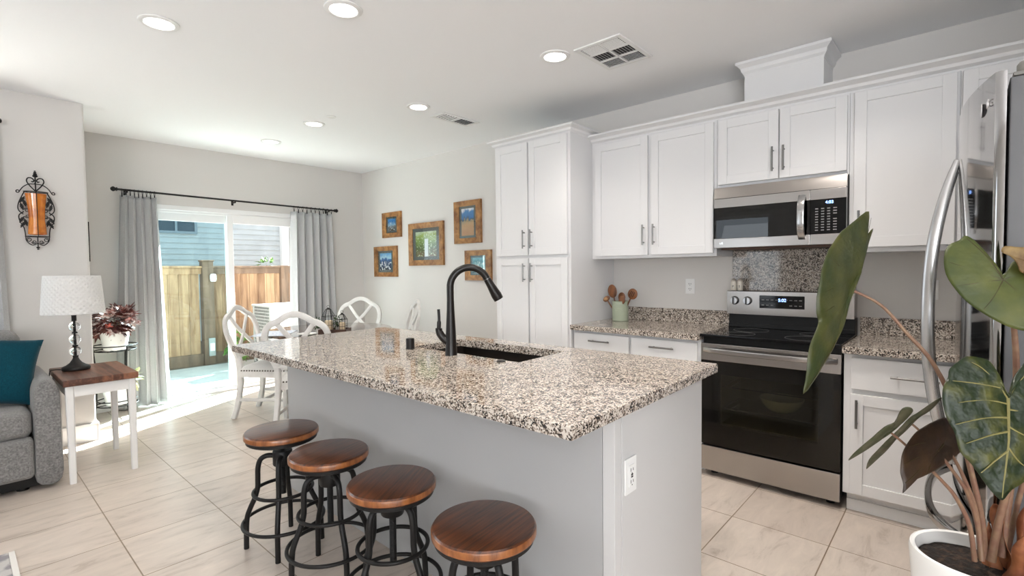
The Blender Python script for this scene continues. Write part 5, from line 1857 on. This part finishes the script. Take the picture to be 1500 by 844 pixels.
for k in range(9):
    a = k * 0.7
    b.tube([pc + Vector((0.02 * math.cos(a), 0.02 * math.sin(a), 0.145)), pc + Vector((0.10 * math.cos(a), 0.10 * math.sin(a), 0.27))], 0.003, seg=6)
b.build('stems', STEMM, t)
pc = Vector((px, py, 0.1265))
t = thing('potted_fern', 'pale green leafy plant in white pot, lower tier', 'plant', pc)
MB().lathe([(0, 0), (0.085, 0), (0.105, 0.13), (0.109, 0.145), (0.10, 0.145), (0.095, 0.12), (0, 0.12)], pc, 36).build('pot', POTW, t)
MB().lathe([(0, 0.0), (0.0945, 0.0), (0.0, 0.01)], pc + Vector((0, 0, 0.121)), 28).build('soil', SOIL, t)
b = leaf_cluster(MB(), pc + Vector((0.02, 0, 0.20)), 90, (0.19, 0.16, 0.09), 0.07, 21, 0.9, 0.25)
b.build('foliage', mat('pale_green_leaf', (0.34, 0.38, 0.18), 0.5, var=(20, (0.55, 0.52, 0.34), 0.4, 0.7)), t, smooth=False)
b = MB()
for k in range(9):
    a = k * 0.7
    b.tube([pc + Vector((0.02 * math.cos(a), 0.02 * math.sin(a), 0.122)), pc + Vector((0.13 * math.cos(a), 0.13 * math.sin(a), 0.22))], 0.0025, seg=6)
b.build('stems', GREEN, t)

# ------------------------------------------------------------------ big potted plant in front of the fridge
PCX, PCY, PRIM = 1.528, -0.036, 0.662
t = thing('planter', 'tall round white ceramic planter at the bottom right corner', 'planter', (PCX, PCY, 0))
MB().lathe([(0, 0.0), (0.078, 0.0), (0.083, 0.006), (0.100, 0.30), (0.114, PRIM - 0.07), (0.1185, PRIM - 0.012), (0.1165, PRIM - 0.002), (0.112, PRIM), (0.107, PRIM - 0.003), (0.1055, PRIM - 0.03), (0.103, PRIM - 0.05), (0.0, PRIM - 0.05)], (PCX, PCY, 0), 60).build('pot', POTW, t)
b = MB()
def soil(s, q):
    a, r = s * 2 * math.pi, q * 0.1025
    return Vector((PCX + r * math.cos(a), PCY + r * math.sin(a), PRIM - 0.030 + 0.006 * (1 - q) + 0.004 * noise.noise(Vector((r * math.cos(a) * 60, r * math.sin(a) * 60, 2.1)))))
b.grid(soil, 40, 14, closed_u=True)
b.build('soil', SOIL, t)
LEAVES = {
 'a': ((1.458, 0.198, 1.263), [(1.525, 0.185, 1.345), (1.555, 0.179, 1.401), (1.569, 0.177, 1.459), (1.504, 0.192, 1.437), (1.411, 0.21, 1.403), (1.335, 0.224, 1.356), (1.293, 0.23, 1.312), (1.268, 0.233, 1.253), (1.267, 0.233, 1.216), (1.275, 0.231, 1.194), (1.235, 0.236, 1.16), (1.213, 0.239, 1.132), (1.206, 0.239, 1.096), (1.183, 0.242, 1.053), (1.266, 0.23, 1.082), (1.328, 0.22, 1.118), (1.356, 0.216, 1.159), (1.389, 0.21, 1.205)]),
 'a2': ((1.464, 0.198, 1.263), [(1.383, 0.209, 1.205), (1.444, 0.201, 1.229), (1.502, 0.192, 1.276), (1.557, 0.184, 1.328), (1.597, 0.178, 1.382), (1.628, 0.173, 1.419), (1.568, 0.183, 1.39), (1.533, 0.189, 1.345)]),
 'b': ((1.483, -0.069, 1.288), [(1.486, -0.065, 1.298), (1.492, -0.061, 1.314), (1.502, -0.037, 1.354), (1.505, -0.02, 1.376), (1.505, -0.007, 1.385), (1.498, 0.002, 1.375), (1.488, 0.021, 1.363), (1.476, 0.027, 1.337), (1.462, 0.023, 1.3), (1.454, 0.006, 1.266), (1.448, -0.016, 1.237), (1.444, -0.053, 1.206), (1.443, -0.086, 1.188), (1.448, -0.118, 1.186), (1.465, -0.157, 1.207), (1.486, -0.172, 1.247), (1.506, -0.159, 1.294), (1.51, -0.131, 1.316), (1.508, -0.101, 1.327), (1.503, -0.084, 1.326), (1.492, -0.074, 1.305)]),
 'c': ((1.396, -0.075, 1.052), [(1.399, -0.073, 1.065), (1.396, -0.065, 1.076), (1.392, -0.051, 1.103), (1.398, -0.049, 1.123), (1.386, -0.033, 1.131), (1.37, -0.013, 1.134), (1.353, 0.001, 1.122), (1.338, 0.012, 1.11), (1.331, 0.014, 1.094), (1.318, 0.021, 1.077), (1.309, 0.022, 1.053), (1.303, 0.015, 1.018), (1.303, 0.002, 0.989), (1.298, -0.006, 0.956), (1.305, -0.023, 0.933), (1.31, -0.043, 0.9), (1.314, -0.055, 0.882), (1.32, -0.067, 0.871), (1.338, -0.08, 0.888), (1.357, -0.096, 0.9), (1.381, -0.113, 0.921), (1.413, -0.134, 0.957), (1.446, -0.15, 1.006), (1.47, -0.156, 1.056), (1.483, -0.149, 1.108), (1.476, -0.131, 1.135), (1.457, -0.11, 1.133), (1.439, -0.098, 1.116), (1.419, -0.084, 1.092), (1.404, -0.078, 1.065)]),
 'd': ((1.477, 0.022, 0.916), [(1.521, 0.001, 0.936), (1.508, 0.018, 0.97), (1.475, 0.037, 0.967), (1.437, 0.057, 0.957), (1.41, 0.07, 0.946), (1.378, 0.082, 0.924), (1.36, 0.088, 0.906), (1.344, 0.089, 0.88), (1.342, 0.086, 0.864), (1.341, 0.083, 0.852), (1.332, 0.083, 0.836), (1.348, 0.079, 0.852), (1.396, 0.054, 0.859), (1.433, 0.035, 0.866), (1.472, 0.015, 0.877), (1.509, -0.003, 0.891), (1.521, -0.008, 0.902)]),
 'e': ((1.385, 0.111, 0.95), [(1.376, 0.092, 0.974), (1.361, 0.08, 0.995), (1.353, 0.07, 1.009), (1.338, 0.071, 1.02), (1.323, 0.08, 1.023), (1.326, 0.089, 1.013), (1.359, 0.101, 0.979), (1.356, 0.119, 0.965), (1.381, 0.154, 0.916), (1.397, 0.18, 0.879), (1.413, 0.191, 0.856), (1.406, 0.168, 0.883), (1.395, 0.143, 0.914), (1.39, 0.119, 0.939)]),
 'f': ((1.428, 0.08, 0.968), [(1.423, 0.064, 0.985), (1.408, 0.043, 1.014), (1.399, 0.026, 1.034), (1.393, 0.027, 1.038), (1.398, 0.045, 1.02), (1.411, 0.066, 0.993), (1.414, 0.078, 0.98), (1.436, 0.101, 0.943), (1.466, 0.134, 0.889), (1.492, 0.16, 0.842), (1.52, 0.168, 0.809), (1.492, 0.153, 0.849), (1.477, 0.127, 0.886), (1.452, 0.094, 0.936)]),
 'g': ((1.479, -0.123, 1.313), [(1.467, -0.092, 1.306), (1.466, -0.087, 1.323), (1.463, -0.075, 1.339), (1.459, -0.064, 1.346), (1.461, -0.069, 1.358), (1.471, -0.098, 1.355), (1.482, -0.127, 1.368), (1.492, -0.157, 1.354), (1.494, -0.167, 1.312), (1.487, -0.153, 1.274), (1.479, -0.127, 1.281), (1.471, -0.101, 1.299)]),
}
VEINS = {
 'c': [[(1.396, -0.075, 1.052), (1.367, -0.071, 0.982), (1.341, -0.068, 0.921), (1.321, -0.066, 0.875)], [(1.396, -0.075, 1.052), (1.39, -0.057, 1.08), (1.38, -0.034, 1.109), (1.369, -0.017, 1.122)], [(1.396, -0.075, 1.052), (1.417, -0.087, 1.081), (1.442, -0.105, 1.106), (1.462, -0.121, 1.122)], [(1.392, -0.074, 1.042), (1.363, -0.039, 1.05), (1.325, 0.002, 1.046)], [(1.381, -0.073, 1.017), (1.351, -0.039, 1.017), (1.307, 0.005, 1.006)], [(1.371, -0.072, 0.992), (1.343, -0.044, 0.985), (1.309, -0.011, 0.971)], [(1.356, -0.07, 0.957), (1.332, -0.051, 0.938), (1.309, -0.034, 0.919)], [(1.388, -0.074, 1.032), (1.413, -0.104, 1.027), (1.451, -0.145, 1.031)], [(1.374, -0.072, 1.001), (1.392, -0.099, 0.982), (1.416, -0.131, 0.971)], [(1.359, -0.07, 0.964), (1.364, -0.087, 0.938), (1.375, -0.107, 0.921)], [(1.391, -0.061, 1.073), (1.364, -0.028, 1.081), (1.332, 0.011, 1.087)]],
 'b': [[(1.483, -0.069, 1.288), (1.495, -0.043, 1.334), (1.503, -0.01, 1.378)], [(1.483, -0.069, 1.288), (1.479, -0.026, 1.305), (1.474, 0.018, 1.325)], [(1.483, -0.069, 1.288), (1.47, -0.032, 1.28), (1.457, 0.006, 1.273)], [(1.483, -0.069, 1.288), (1.464, -0.054, 1.252), (1.448, -0.038, 1.223)], [(1.483, -0.069, 1.288), (1.472, -0.1, 1.246), (1.453, -0.128, 1.193)], [(1.483, -0.069, 1.288), (1.499, -0.11, 1.302), (1.501, -0.154, 1.285)]],
 'a': [[(1.458, 0.198, 1.263), (1.417, 0.205, 1.222), (1.329, 0.22, 1.142), (1.198, 0.24, 1.061)], [(1.458, 0.198, 1.263), (1.364, 0.217, 1.271), (1.28, 0.232, 1.263)], [(1.458, 0.198, 1.263), (1.396, 0.211, 1.307), (1.32, 0.226, 1.339)], [(1.458, 0.198, 1.263), (1.501, 0.19, 1.337), (1.557, 0.18, 1.441)], [(1.433, 0.202, 1.238), (1.347, 0.219, 1.231), (1.278, 0.231, 1.22)]],
 'd': [[(1.477, 0.022, 0.916), (1.416, 0.051, 0.888), (1.344, 0.082, 0.854)], [(1.47, 0.026, 0.913), (1.423, 0.057, 0.927), (1.38, 0.081, 0.923)], [(1.477, 0.022, 0.916), (1.5, 0.015, 0.941), (1.51, 0.016, 0.964)], [(1.446, 0.037, 0.901), (1.403, 0.062, 0.901), (1.354, 0.087, 0.891)], [(1.477, 0.022, 0.916), (1.475, 0.019, 0.897), (1.471, 0.016, 0.88)], [(1.432, 0.043, 0.896), (1.418, 0.047, 0.879), (1.403, 0.051, 0.863)]],
}
PETIOLES = [
 ('a', 0.0052, [(1.458, 0.198, 1.263), (1.481, 0.14, 1.226), (1.496, 0.089, 1.158), (1.506, 0.045, 1.097), (1.521, 0.008, 1.004), (1.529, -0.023, 0.867), (1.543, -0.046, 0.742), (1.545, -0.053, 0.652)]),
 ('b', 0.0065, [(1.487, -0.07, 1.286), (1.512, -0.082, 1.236), (1.537, -0.091, 1.168), (1.551, -0.096, 1.091), (1.574, -0.099, 0.965), (1.573, -0.091, 0.808), (1.555, -0.079, 0.662)]),
 ('c', 0.0065, [(1.402, -0.076, 1.05), (1.48, -0.097, 1.002), (1.527, -0.095, 0.886), (1.542, -0.075, 0.752), (1.54, -0.063, 0.652)]),
 ('d', 0.0042, [(1.481, 0.023, 0.915), (1.49, 0.006, 0.89), (1.506, -0.014, 0.84), (1.522, -0.036, 0.763), (1.524, -0.045, 0.658)]),
 ('e', 0.004, [(1.388, 0.112, 0.949), (1.407, 0.086, 0.921), (1.432, 0.056, 0.882), (1.461, 0.021, 0.836), (1.48, -0.002, 0.799), (1.497, -0.025, 0.738), (1.502, -0.035, 0.658)]),
 ('f', 0.004, [(1.431, 0.08, 0.967), (1.434, 0.057, 0.945), (1.453, 0.033, 0.908), (1.468, 0.015, 0.878), (1.487, -0.009, 0.835), (1.505, -0.023, 0.801), (1.523, -0.039, 0.732), (1.513, -0.047, 0.658)]),
 ('g', 0.0045, [(1.482, -0.123, 1.311), (1.515, -0.137, 1.245), (1.552, -0.14, 1.126), (1.572, -0.128, 0.941), (1.584, -0.105, 0.777), (1.577, -0.089, 0.652)]),
]

LEAF_MATS = {'a': LEAFA, 'a2': LEAFA, 'b': LEAFB, 'c': LEAFC, 'd': LEAFD, 'e': LEAFE, 'f': LEAFE, 'g': LEAFG}
LEAF_LABELS = {'a': 'narrow folded olive green leaf hanging towards the range', 'b': 'broad pale green leaf seen from below', 'c': 'large dark heart-shaped leaf with pale veins',
               'd': 'bronze leaf underside', 'e': 'small leaf seen edge-on', 'f': 'thin leaf seen edge-on', 'g': 'dry brown leaf at the right edge'}
t = thing('alocasia_plant', 'large leafy elephant ear plant growing in the white planter', 'plant', (PCX, PCY, PRIM - 0.03))
leaf_obj = {}
def leaf_surface(P, A, nrm, size, f=None, k=1.0):
    if f is None:
        f = min(1.0, (P - A).length / size)
    return P + nrm * k * (0.030 * size * math.sin(f * math.pi) + 0.008 * size * noise.noise(P * 22.0))
def build_leaf(keys, name):
    b = MB()
    for key in keys:
        A, out = LEAVES[key]
        A = Vector(A)
        O = smooth_path([Vector(p) for p in out], 3, True)
        cen = sum(O, Vector()) / len(O)
        nrm = Vector((0, 0, 0))
        for i in range(len(O)):
            nrm += (O[i] - A).cross(O[(i + 1) % len(O)] - A)
        nrm.normalize()
        if nrm.dot(Vector((0, 0, 1.32)) - A) < 0:
            nrm = -nrm
        size = max((p - A).length for p in O)
        n, nr = len(O), 12
        rings = []
        for k in range(1, nr + 1):
            f = k / nr
            rings.append([b.bm.verts.new(leaf_surface(A + (p - A) * f, A, nrm, size, f, 0.0 if key == 'a2' else 1.0)) for p in O])
        cv = b.bm.verts.new(A)
        fs = [b.bm.faces.new((cv, rings[0][i], rings[0][(i + 1) % n])) for i in range(n)]
        for a_, c_ in zip(rings, rings[1:]):
            for i in range(n):
                fs.append(b.bm.faces.new((a_[i], a_[(i + 1) % n], c_[(i + 1) % n], c_[i])))
        bmesh.ops.recalc_face_normals(b.bm, faces=fs)
        b.thick = 0.0011
    o = b.build('leaf', LEAF_MATS[keys[0]], t, auto=80)
    o['label'] = LEAF_LABELS[keys[0]]
    key = keys[0]
    if key in VEINS:
        A, out = LEAVES[key]
        A = Vector(A)
        O = [Vector(p) for p in out]
        nrm = Vector((0, 0, 0))
        for i in range(len(O)):
            nrm += (O[i] - A).cross(O[(i + 1) % len(O)] - A)
        nrm.normalize()
        if nrm.dot(Vector((0, 0, 1.32)) - A) < 0:
            nrm = -nrm
        size = max((p - A).length for p in smooth_path(O, 3, True))
        v = MB()
        for vi, line in enumerate(VEINS[key]):
            pts = smooth_path([Vector(p) for p in line], 6)
            pts = [leaf_surface(p, A, nrm, size) + nrm * 0.0006 for p in pts]
            r0 = 0.0034 if vi == 0 else 0.0022
            if key != 'c':
                r0 *= 0.5
            v.tube(pts, [r0 * (1 - 0.72 * i / (len(pts) - 1)) for i in range(len(pts))], seg=8)
        v.build('veins', VEINM if key == 'c' else VEIND, o)
    return o
for keys in (('a', 'a2'), ('b',), ('c',), ('d',), ('e',), ('f',), ('g',)):
    build_leaf(keys, 'leaf')
for key, r, pts in PETIOLES:
    P = smooth_path([Vector(p) for p in pts], 6)
    n = len(P)
    MB().tube(P, [r * (0.55 + 0.75 * i / (n - 1)) for i in range(n)], seg=12).build('petiole', STEMM, t)
for k, (dx, dy, h, lean) in enumerate(((0.015, -0.045, 0.145, 0.02), (0.035, -0.075, 0.165, -0.012), (-0.01, -0.065, 0.12, -0.02), (0.03, -0.03, 0.10, 0.012))):
    b = MB()
    bx, by = PCX + dx, PCY + dy
    def sh_(s, q, bx=bx, by=by, h=h, lean=lean, k=k):
        a = (s - 0.5) * 3.6 + k * 1.1
        r = 0.017 * (1 - q) ** 0.6 + 0.002 + 0.004 * math.sin(9 * q + k)
        return Vector((bx + lean * q + r * math.cos(a), by + lean * 0.6 * q + r * math.sin(a), PRIM - 0.032 + h * q))
    b.grid(sh_, 14, 16, 0.001)
    b.build('dry_sheath', SHEATH, t, auto=80)

# ------------------------------------------------------------------ outside
GZ = -0.10
b = MB().box(-3.0, 8.0, D + 0.1505, 8.60, GZ - 0.1, GZ)
struct(b.build('ground_patio', CONCRETE))
struct(MB().box(-3.0, 12.0, 8.6005, 20.0, GZ - 0.12, GZ - 0.02).build('ground_yard', DIRT))
FY = 8.85
def fence(label, x0, x1, tops):
    t = thing('wood_fence', label, 'fence', ((x0 + x1) / 2, FY, GZ - 0.02), 'cedar fence sections')
    b = MB()
    x = x0
    rnd = random.Random(int(x0 * 100))
    while x < x1 - 0.03:
        w_ = min(0.1385, x1 - x)
        b.box(x + 0.0015, x + w_ - 0.0015, FY - 0.010 + rnd.uniform(-.003, .003), FY + 0.012, GZ + 0.16, 1.305, 0.002, 1)
        x += w_
    b.build('boards', FENCEW, t)
    b = MB()
    b.box(x0, x1, FY - 0.035, FY - 0.012, 1.305, 1.40, 0.003).box(x0, x1, FY - 0.07, FY + 0.05, 1.4005, 1.432, 0.003)
    b.build('top_rail', POSTW if tops else FENCEW, t)
    b = MB()
    b.box(x0, x1, FY - 0.03, FY - 0.005, GZ - 0.02, GZ + 0.159, 0.003)
    b.build('kick_board', POSTW, t)
fence('weathered cedar fence section seen through the left door pane', -0.2, 2.60, False)
fence('weathered cedar fence section seen through the right door pane', 2.76, 3.81, True)
fence('cedar fence section farthest right behind the air conditioner', 3.94, 6.6, True)
for x, lab, h in ((2.68, 'thick dark fence post between the fence sections, carrying a small lamp', 1.50), (3.875, 'dark fence post beside the right curtain', 1.44)):
    tp_ = thing('fence_post', lab, 'post', (x, FY, GZ - 0.02), 'fence posts')
    wd = 0.078 if x < 3 else 0.064
    MB().box(x - wd, x + wd, FY - 0.085, FY + 0.06, GZ - 0.02, h, 0.006).build('post', POSTW, tp_)
    if x < 3:
        MB().box(x - wd - 0.012, x + wd + 0.012, FY - 0.097, FY + 0.072, h + 0.0005, h + 0.025, 0.006).build('cap', POSTW, tp_)
t = thing('post_lamp', 'small white lamp fixed on the thick fence post', 'lamp', (2.72, FY - 0.086, 1.22))
b = MB()
b.lathe([(0, 0), (0.035, 0), (0.045, 0.03), (0.045, 0.09), (0.03, 0.115), (0, 0.12)], (2.735, FY - 0.135, 1.19), 20)
b.box(2.715, 2.755, FY - 0.10, FY - 0.0855, 1.21, 1.29, 0.004)
b.build('body', PLASTW, t)
t = thing('outdoor_outlet_box', 'grey outlet box low on the thick fence post', 'outlet', (2.70, FY - 0.086, 0.05))
MB().box(2.655, 2.745, FY - 0.12, FY - 0.0855, 0.02, 0.30, 0.006).build('box', ACM, t)
MB().box(2.668, 2.732, FY - 0.126, FY - 0.1202, 0.10, 0.22, 0.004).build('cover', PLASTW, t)

# neighbour's house
t = thing('neighbor_house', 'blue lap sided house behind the fence', 'house', (3.5, 12.0, GZ - 0.02))
def lap(x0, x1, y, z0, z1, m, name, step=0.115):
    b = MB()
    z = z0
    while z < z1:
        zz = min(z + step, z1)
        b.prism([(y, z), (y - 0.022, z), (y - 0.006, zz), (y, zz)], 'x', x0, x1)
        z += step
    b.box(x0, x1, y, y + 0.2, z0, z1)
    return b.build(name, m, t, smooth=False)
lap(-1.0, 5.20, 12.0, GZ - 0.02, 4.3, BLUESIDE, 'blue_siding')
lap(5.36, 9.5, 11.9, GZ - 0.02, 4.3, GREYSIDE, 'grey_siding')
MB().box(5.2005, 5.3595, 11.86, 12.1, GZ - 0.02, 4.3, 0.004).build('corner_board', TRIMW, t)
MB().box(-1.2, 9.7, 11.5, 12.6, 4.301, 4.42).build('eave', TRIMW, t)
b = MB()
for q in ((2.72, 2.77, 2.14, 2.62), (3.43, 3.48, 2.14, 2.62), (2.77, 3.43, 2.14, 2.19), (2.77, 3.43, 2.57, 2.62), (3.08, 3.12, 2.19, 2.57)):
    b.box(q[0], q[1], 11.95, 12.03, q[2], q[3])
f = b.build('window_frame', mat('house_window_frame', (0.20, 0.25, 0.29), 0.5), t)
MB().box(2.77, 3.43, 11.968, 11.975, 2.19, 2.57).build('pane', mat('house_window_dark', (0.05, 0.07, 0.09), 0.08), f)

# air conditioner
t = thing('air_conditioner', 'grey outdoor air conditioner unit in front of the fence', 'air conditioner', (3.45, 7.85, GZ))
ax0, ax1, ay0, ay1, az1 = 3.09, 3.82, 7.50, 8.15, 0.83
b = MB()
b.box(ax0 + 0.012, ax1 - 0.012, ay0 + 0.012, ay1 - 0.012, GZ + 0.06, az1 - 0.03)
b.build('coil', ACD, t)
b = MB()
for (x, y) in ((ax0, ay0), (ax1 - 0.05, ay0), (ax0, ay1 - 0.05), (ax1 - 0.05, ay1 - 0.05)):
    b.box(x, x + 0.05, y, y + 0.05, GZ, az1 - 0.03, 0.005)
b.box(ax0, ax1, ay0, ay1, GZ, GZ + 0.06, 0.005)
b.box(ax0 + 0.05, ax0 + 0.42, ay0, ay0 + 0.02, GZ + 0.06, az1 - 0.03, 0.004)
b.build('casing', ACM, t)
MB().box(ax0 - 0.012, ax1 + 0.012, ay0 - 0.012, ay1 + 0.012, az1 - 0.0295, az1, 0.008).build('lid', ACM, t)
b = MB()
for k in range(17):
    z = GZ + 0.09 + k * 0.048
    if z > az1 - 0.06:
        break
    b.box(ax0 + 0.001, ax0 + 0.007, ay0 + 0.05, ay1 - 0.05, z, z + 0.014)
    b.box(ax0 + 0.42, ax1 - 0.05, ay0 + 0.001, ay0 + 0.007, z, z + 0.014)
for k in range(11):
    y = ay0 + 0.06 + k * 0.052
    b.box(ax0 - 0.001, ax0 + 0.003, y, y + 0.006, GZ + 0.07, az1 - 0.04)
b.build('grille', ACM, t)
MB().box(ax0 + 0.09, ax0 + 0.16, ay0 - 0.004, ay0 - 0.0002, 0.50, 0.74, 0.001).build('data_plate', PLASTW, t)

t = thing('climbing_vine', 'bright green vine leaves peeking over the fence', 'vine', (3.70, FY + 0.12, 1.2))
b = leaf_cluster(MB(), (3.66, FY + 0.12, 1.46), 40, (0.17, 0.07, 0.10), 0.085, 31, 0.8, 0.3)
b.build('foliage', GREEN, t, smooth=False)
MB().tube([(3.70, FY + 0.12, GZ - 0.02), (3.68, FY + 0.12, 0.8), (3.66, FY + 0.12, 1.45)], 0.006, seg=6).build('stem', STEMM, t)
for i, (x, y, n_, sd) in enumerate(((2.92, 8.30, 90, 5),)):
    t = thing('low_shrub', 'green shrub left of the air conditioner', 'shrub', (x, y, GZ))
    b = leaf_cluster(MB(), (x, y, GZ + 0.28), n_, (0.16, 0.12, 0.27), 0.10, sd, 0.9, 0.2)
    b.build('foliage', GREEN, t, smooth=False)
    b = MB()
    for k in range(5):
        b.tube([(x, y, GZ), (x + 0.09 * math.cos(k * 1.3), y + 0.07 * math.sin(k * 1.3), GZ + 0.36)], 0.004, seg=5)
    b.build('stems', GREEND, t)
